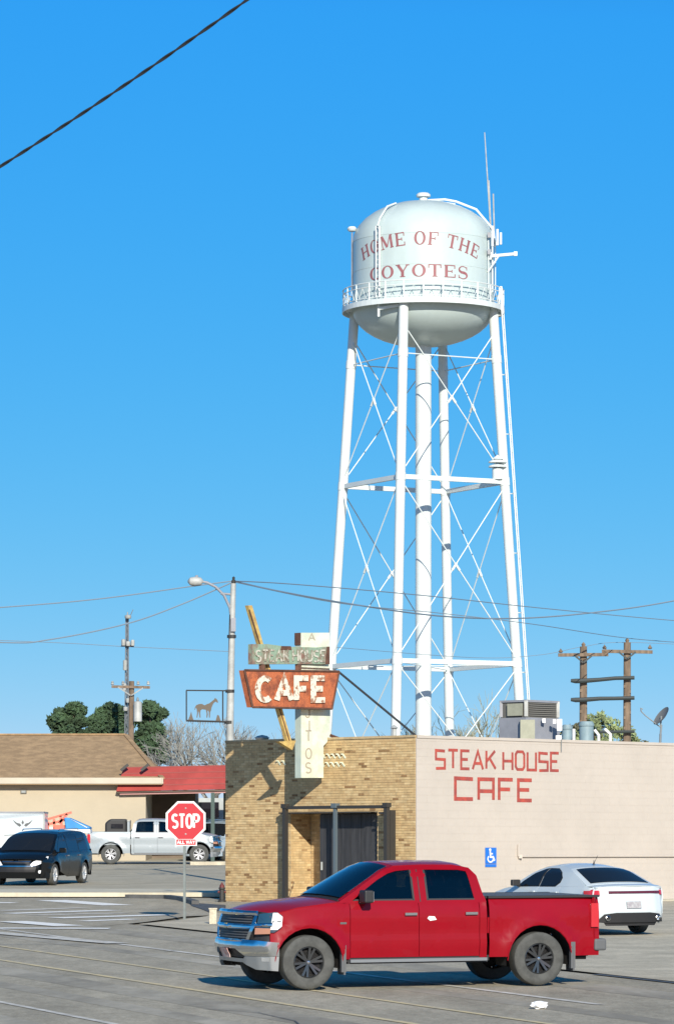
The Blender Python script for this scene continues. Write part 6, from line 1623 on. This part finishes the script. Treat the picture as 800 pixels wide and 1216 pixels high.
# ------------------------------------------------------------------ trees
def leaf_cloud(mb, c, rx, rz, n, size, rnd):
    for _ in range(n):
        while True:
            v = Vector((rnd.uniform(-1, 1), rnd.uniform(-1, 1), rnd.uniform(-1, 1)))
            if .25 < v.length < 1: break
        v = v.normalized() * (v.length ** .5) * (rnd.uniform(1, 1.35) if rnd.random() < .12 else 1)
        p = c + Vector((v.x * rx, v.y * rx, v.z * rz))
        a = Vector((rnd.gauss(0, 1), rnd.gauss(0, 1), rnd.gauss(0, 1))).normalized(); b = a.orthogonal().normalized(); s = size * rnd.uniform(.6, 1.4)
        mb.add([p - a * s, p + b * s * .5, p + a * s, p - b * s * .5], [(0, 1, 2, 3)])
def tree(name, base, H, clumps, trunk_r, m, label, cat, group, seed, leaves=230, size=.13, bark='bark'):
    """clumps: (dx, dz, r) offsets in metres from the base, spread in depth as well"""
    rnd = random.Random(seed); o = thing(name, tuple(base), label, cat, group)
    tk = MB(); tk.tube([base, base + Vector((.05, 0, H * .35)), base + Vector((-.05, 0, H * .62))], [trunk_r, trunk_r * .75, trunk_r * .4], 10)
    cr_ = MB()
    for (dx, dz, r) in clumps:
        c = base + Vector((dx, rnd.uniform(-.8, .8), dz)); s0 = base + Vector((0, 0, min(dz * .75, H * .6)))
        tk.tube([s0, s0.lerp(c, .5) + Vector((0, 0, .15)), c], [trunk_r * .35, trunk_r * .22, trunk_r * .08], 6)
        k = 4
        for q in range(k):
            cc = c + Vector((rnd.uniform(-.45, .45) * r, rnd.uniform(-.45, .45) * r, rnd.uniform(-.3, .45) * r)); leaf_cloud(cr_, cc, r * .66, r * .52, leaves // k, size, rnd)
    obj('trunk', tk, bark, o, smooth=True); obj('crown', cr_, m, o, recalc=False)
    return o
Yt1 = 205.0; s1_ = F / Yt1
def clp(lst, px): return [((x - px) / s1_, (HZ + 0 - y) / s1_ + EYE - gz(Yt1), r / s1_) for x, y, r in lst]
tree('juniper_tree', GY(76, Yt1), 8, clp([(90, 842, 13), (76, 850, 14), (66, 860, 12), (86, 862, 15), (70, 877, 16), (94, 878, 14), (60, 880, 10), (80, 895, 18), (98, 858, 8), (104, 886, 10), (64, 905, 14), (78, 866, 18), (84, 880, 20), (72, 892, 16)], 76), .25, 'pine', 'dark green rounded juniper, leftmost of three behind the tan roof', 'tree', 'dark trees behind the tan roof', 11, leaves=800)
tree('juniper_tree', GY(130, Yt1), 8, clp([(124, 846, 14), (140, 844, 13), (116, 856, 12), (132, 862, 17), (148, 858, 12), (110, 872, 12), (128, 880, 18), (146, 878, 14), (120, 895, 16), (140, 897, 16), (128, 868, 22), (118, 884, 18), (142, 886, 18), (106, 890, 12)], 130), .25, 'pine', 'dark green juniper behind the utility pole, middle of three', 'tree', 'dark trees behind the tan roof', 12, leaves=800)
tree('juniper_tree', GY(180, Yt1 - 5), 8, clp([(178, 846, 12), (188, 852, 10), (172, 860, 12), (184, 868, 13), (176, 882, 15), (190, 884, 10), (184, 898, 14), (170, 898, 12), (192, 900, 9), (180, 872, 18), (182, 888, 18), (172, 876, 14)], 180), .22, 'pine', 'dark green juniper beside the transformer, rightmost of three', 'tree', 'dark trees behind the tan roof', 13, leaves=800)
def bare_tree(base, H, spread, label, seed, m='twig', lean=0, depth=6, name='bare_tree', tr=.16):
    rnd = random.Random(seed); o = thing(name, tuple(base), label, 'tree')
    tk = MB(); tw_ = MB()
    def grow(p, d, L, r, lv):
        q = p + d * L; mid = p.lerp(q, .5) + Vector((rnd.uniform(-1, 1), rnd.uniform(-1, 1), 0)) * L * .06
        (tk if lv < 2 else tw_).tube([p, mid, q], [r, r * .85, r * .68], 6 if lv < 2 else 3, cap=False)
        if lv >= depth: return
        for k in range(3 if lv < 5 else 2):
            a = rnd.uniform(.25, .75) * spread; ax = Vector((rnd.gauss(0, 1), rnd.gauss(0, 1), rnd.gauss(0, .3))).normalized()
            nd = (Matrix.Rotation(a, 3, ax) @ d).normalized(); nd.z += .08; nd.normalize()
            grow(p.lerp(q, rnd.uniform(.6, 1.0)), nd, L * rnd.uniform(.66, .84), max(r * .60, .011), lv + 1)
    n0 = 3
    tk.tube([base, base + Vector((0, 0, H * .22))], [tr * 1.2, tr], 8)
    for k in range(n0):
        a = 2 * math.pi * k / n0 + rnd.uniform(0, 1); d = Vector((math.cos(a) * .55, math.sin(a) * .55, .8)).normalized(); grow(base + Vector((0, 0, H * .2)), d, H * .26, tr * .7, 1)
    obj('trunk', tk, 'bark', o, smooth=True, recalc=False); obj('twigs', tw_, m, o, recalc=False, kind='stuff')
    return o
M['twig_pale'] = mat('twig_pale', (.24, .24, .22), .9)
bare_tree(GY(232, 178), 7.6, 1.0, 'leafless pale tree beneath the horse sign, right of the junipers', 21, 'twig_pale')
bare_tree(GY(258, 190), 7.4, 1.0, 'leafless pale tree directly behind the lamp pole', 22, 'twig_pale')
bare_tree(GY(308, 178), 7.2, 1.0, 'leafless pale tree seen below the cafe sign arrow', 23, 'twig_pale')
M['twig_olive'] = mat('twig_olive', (.30, .29, .19), .9)
bare_tree(GY(570, 235), 9.4, 1.0, 'olive brown leafless tree between the tower legs and the air conditioner', 24, 'twig_olive', tr=.2)
bare_tree(GY(526, 245), 9.0, 1.0, 'olive brown leafless tree behind the back tower leg', 25, 'twig_olive', tr=.2)
Yt2 = 180.0; s2_ = F / Yt2
def clp2(lst, px, Y=Yt2): s = F / Y; return [((x - px) / s, (HZ - y) / s + EYE - gz(Y), r / s) for x, y, r in lst]
tree('leafy_tree', GY(715, Yt2), 7, clp2([(700, 862, 14), (716, 857, 14), (730, 866, 14), (706, 875, 15), (722, 880, 18), (742, 876, 12), (690, 876, 12), (750, 884, 10), (684, 886, 12)], 715), .2, 'leaf_light', 'light green leafy tree between the two utility poles', 'tree', None, 31, leaves=170, size=.13)
tree('leafy_tree', GY(680, Yt2 + 6), 7, clp2([(672, 872, 12), (684, 866, 9), (676, 884, 12), (690, 884, 12)], 680, Yt2 + 6), .16, M.setdefault('leaf_olive', mat('leaf_olive', (.17, .17, .10), .8, vary=.3, vscale=.8, island=.3)), 'dull olive bushy tree just right of the air conditioner', 'tree', None, 32, leaves=110, size=.12)
tree('leafy_tree', GY(758, Yt2 + 3), 6, clp2([(752, 880, 10), (762, 886, 9), (744, 890, 12)], 758, Yt2 + 3), .14, 'leaf_olive', 'low dull bush at the foot of the right utility pole', 'tree', None, 33, leaves=80, size=.11)
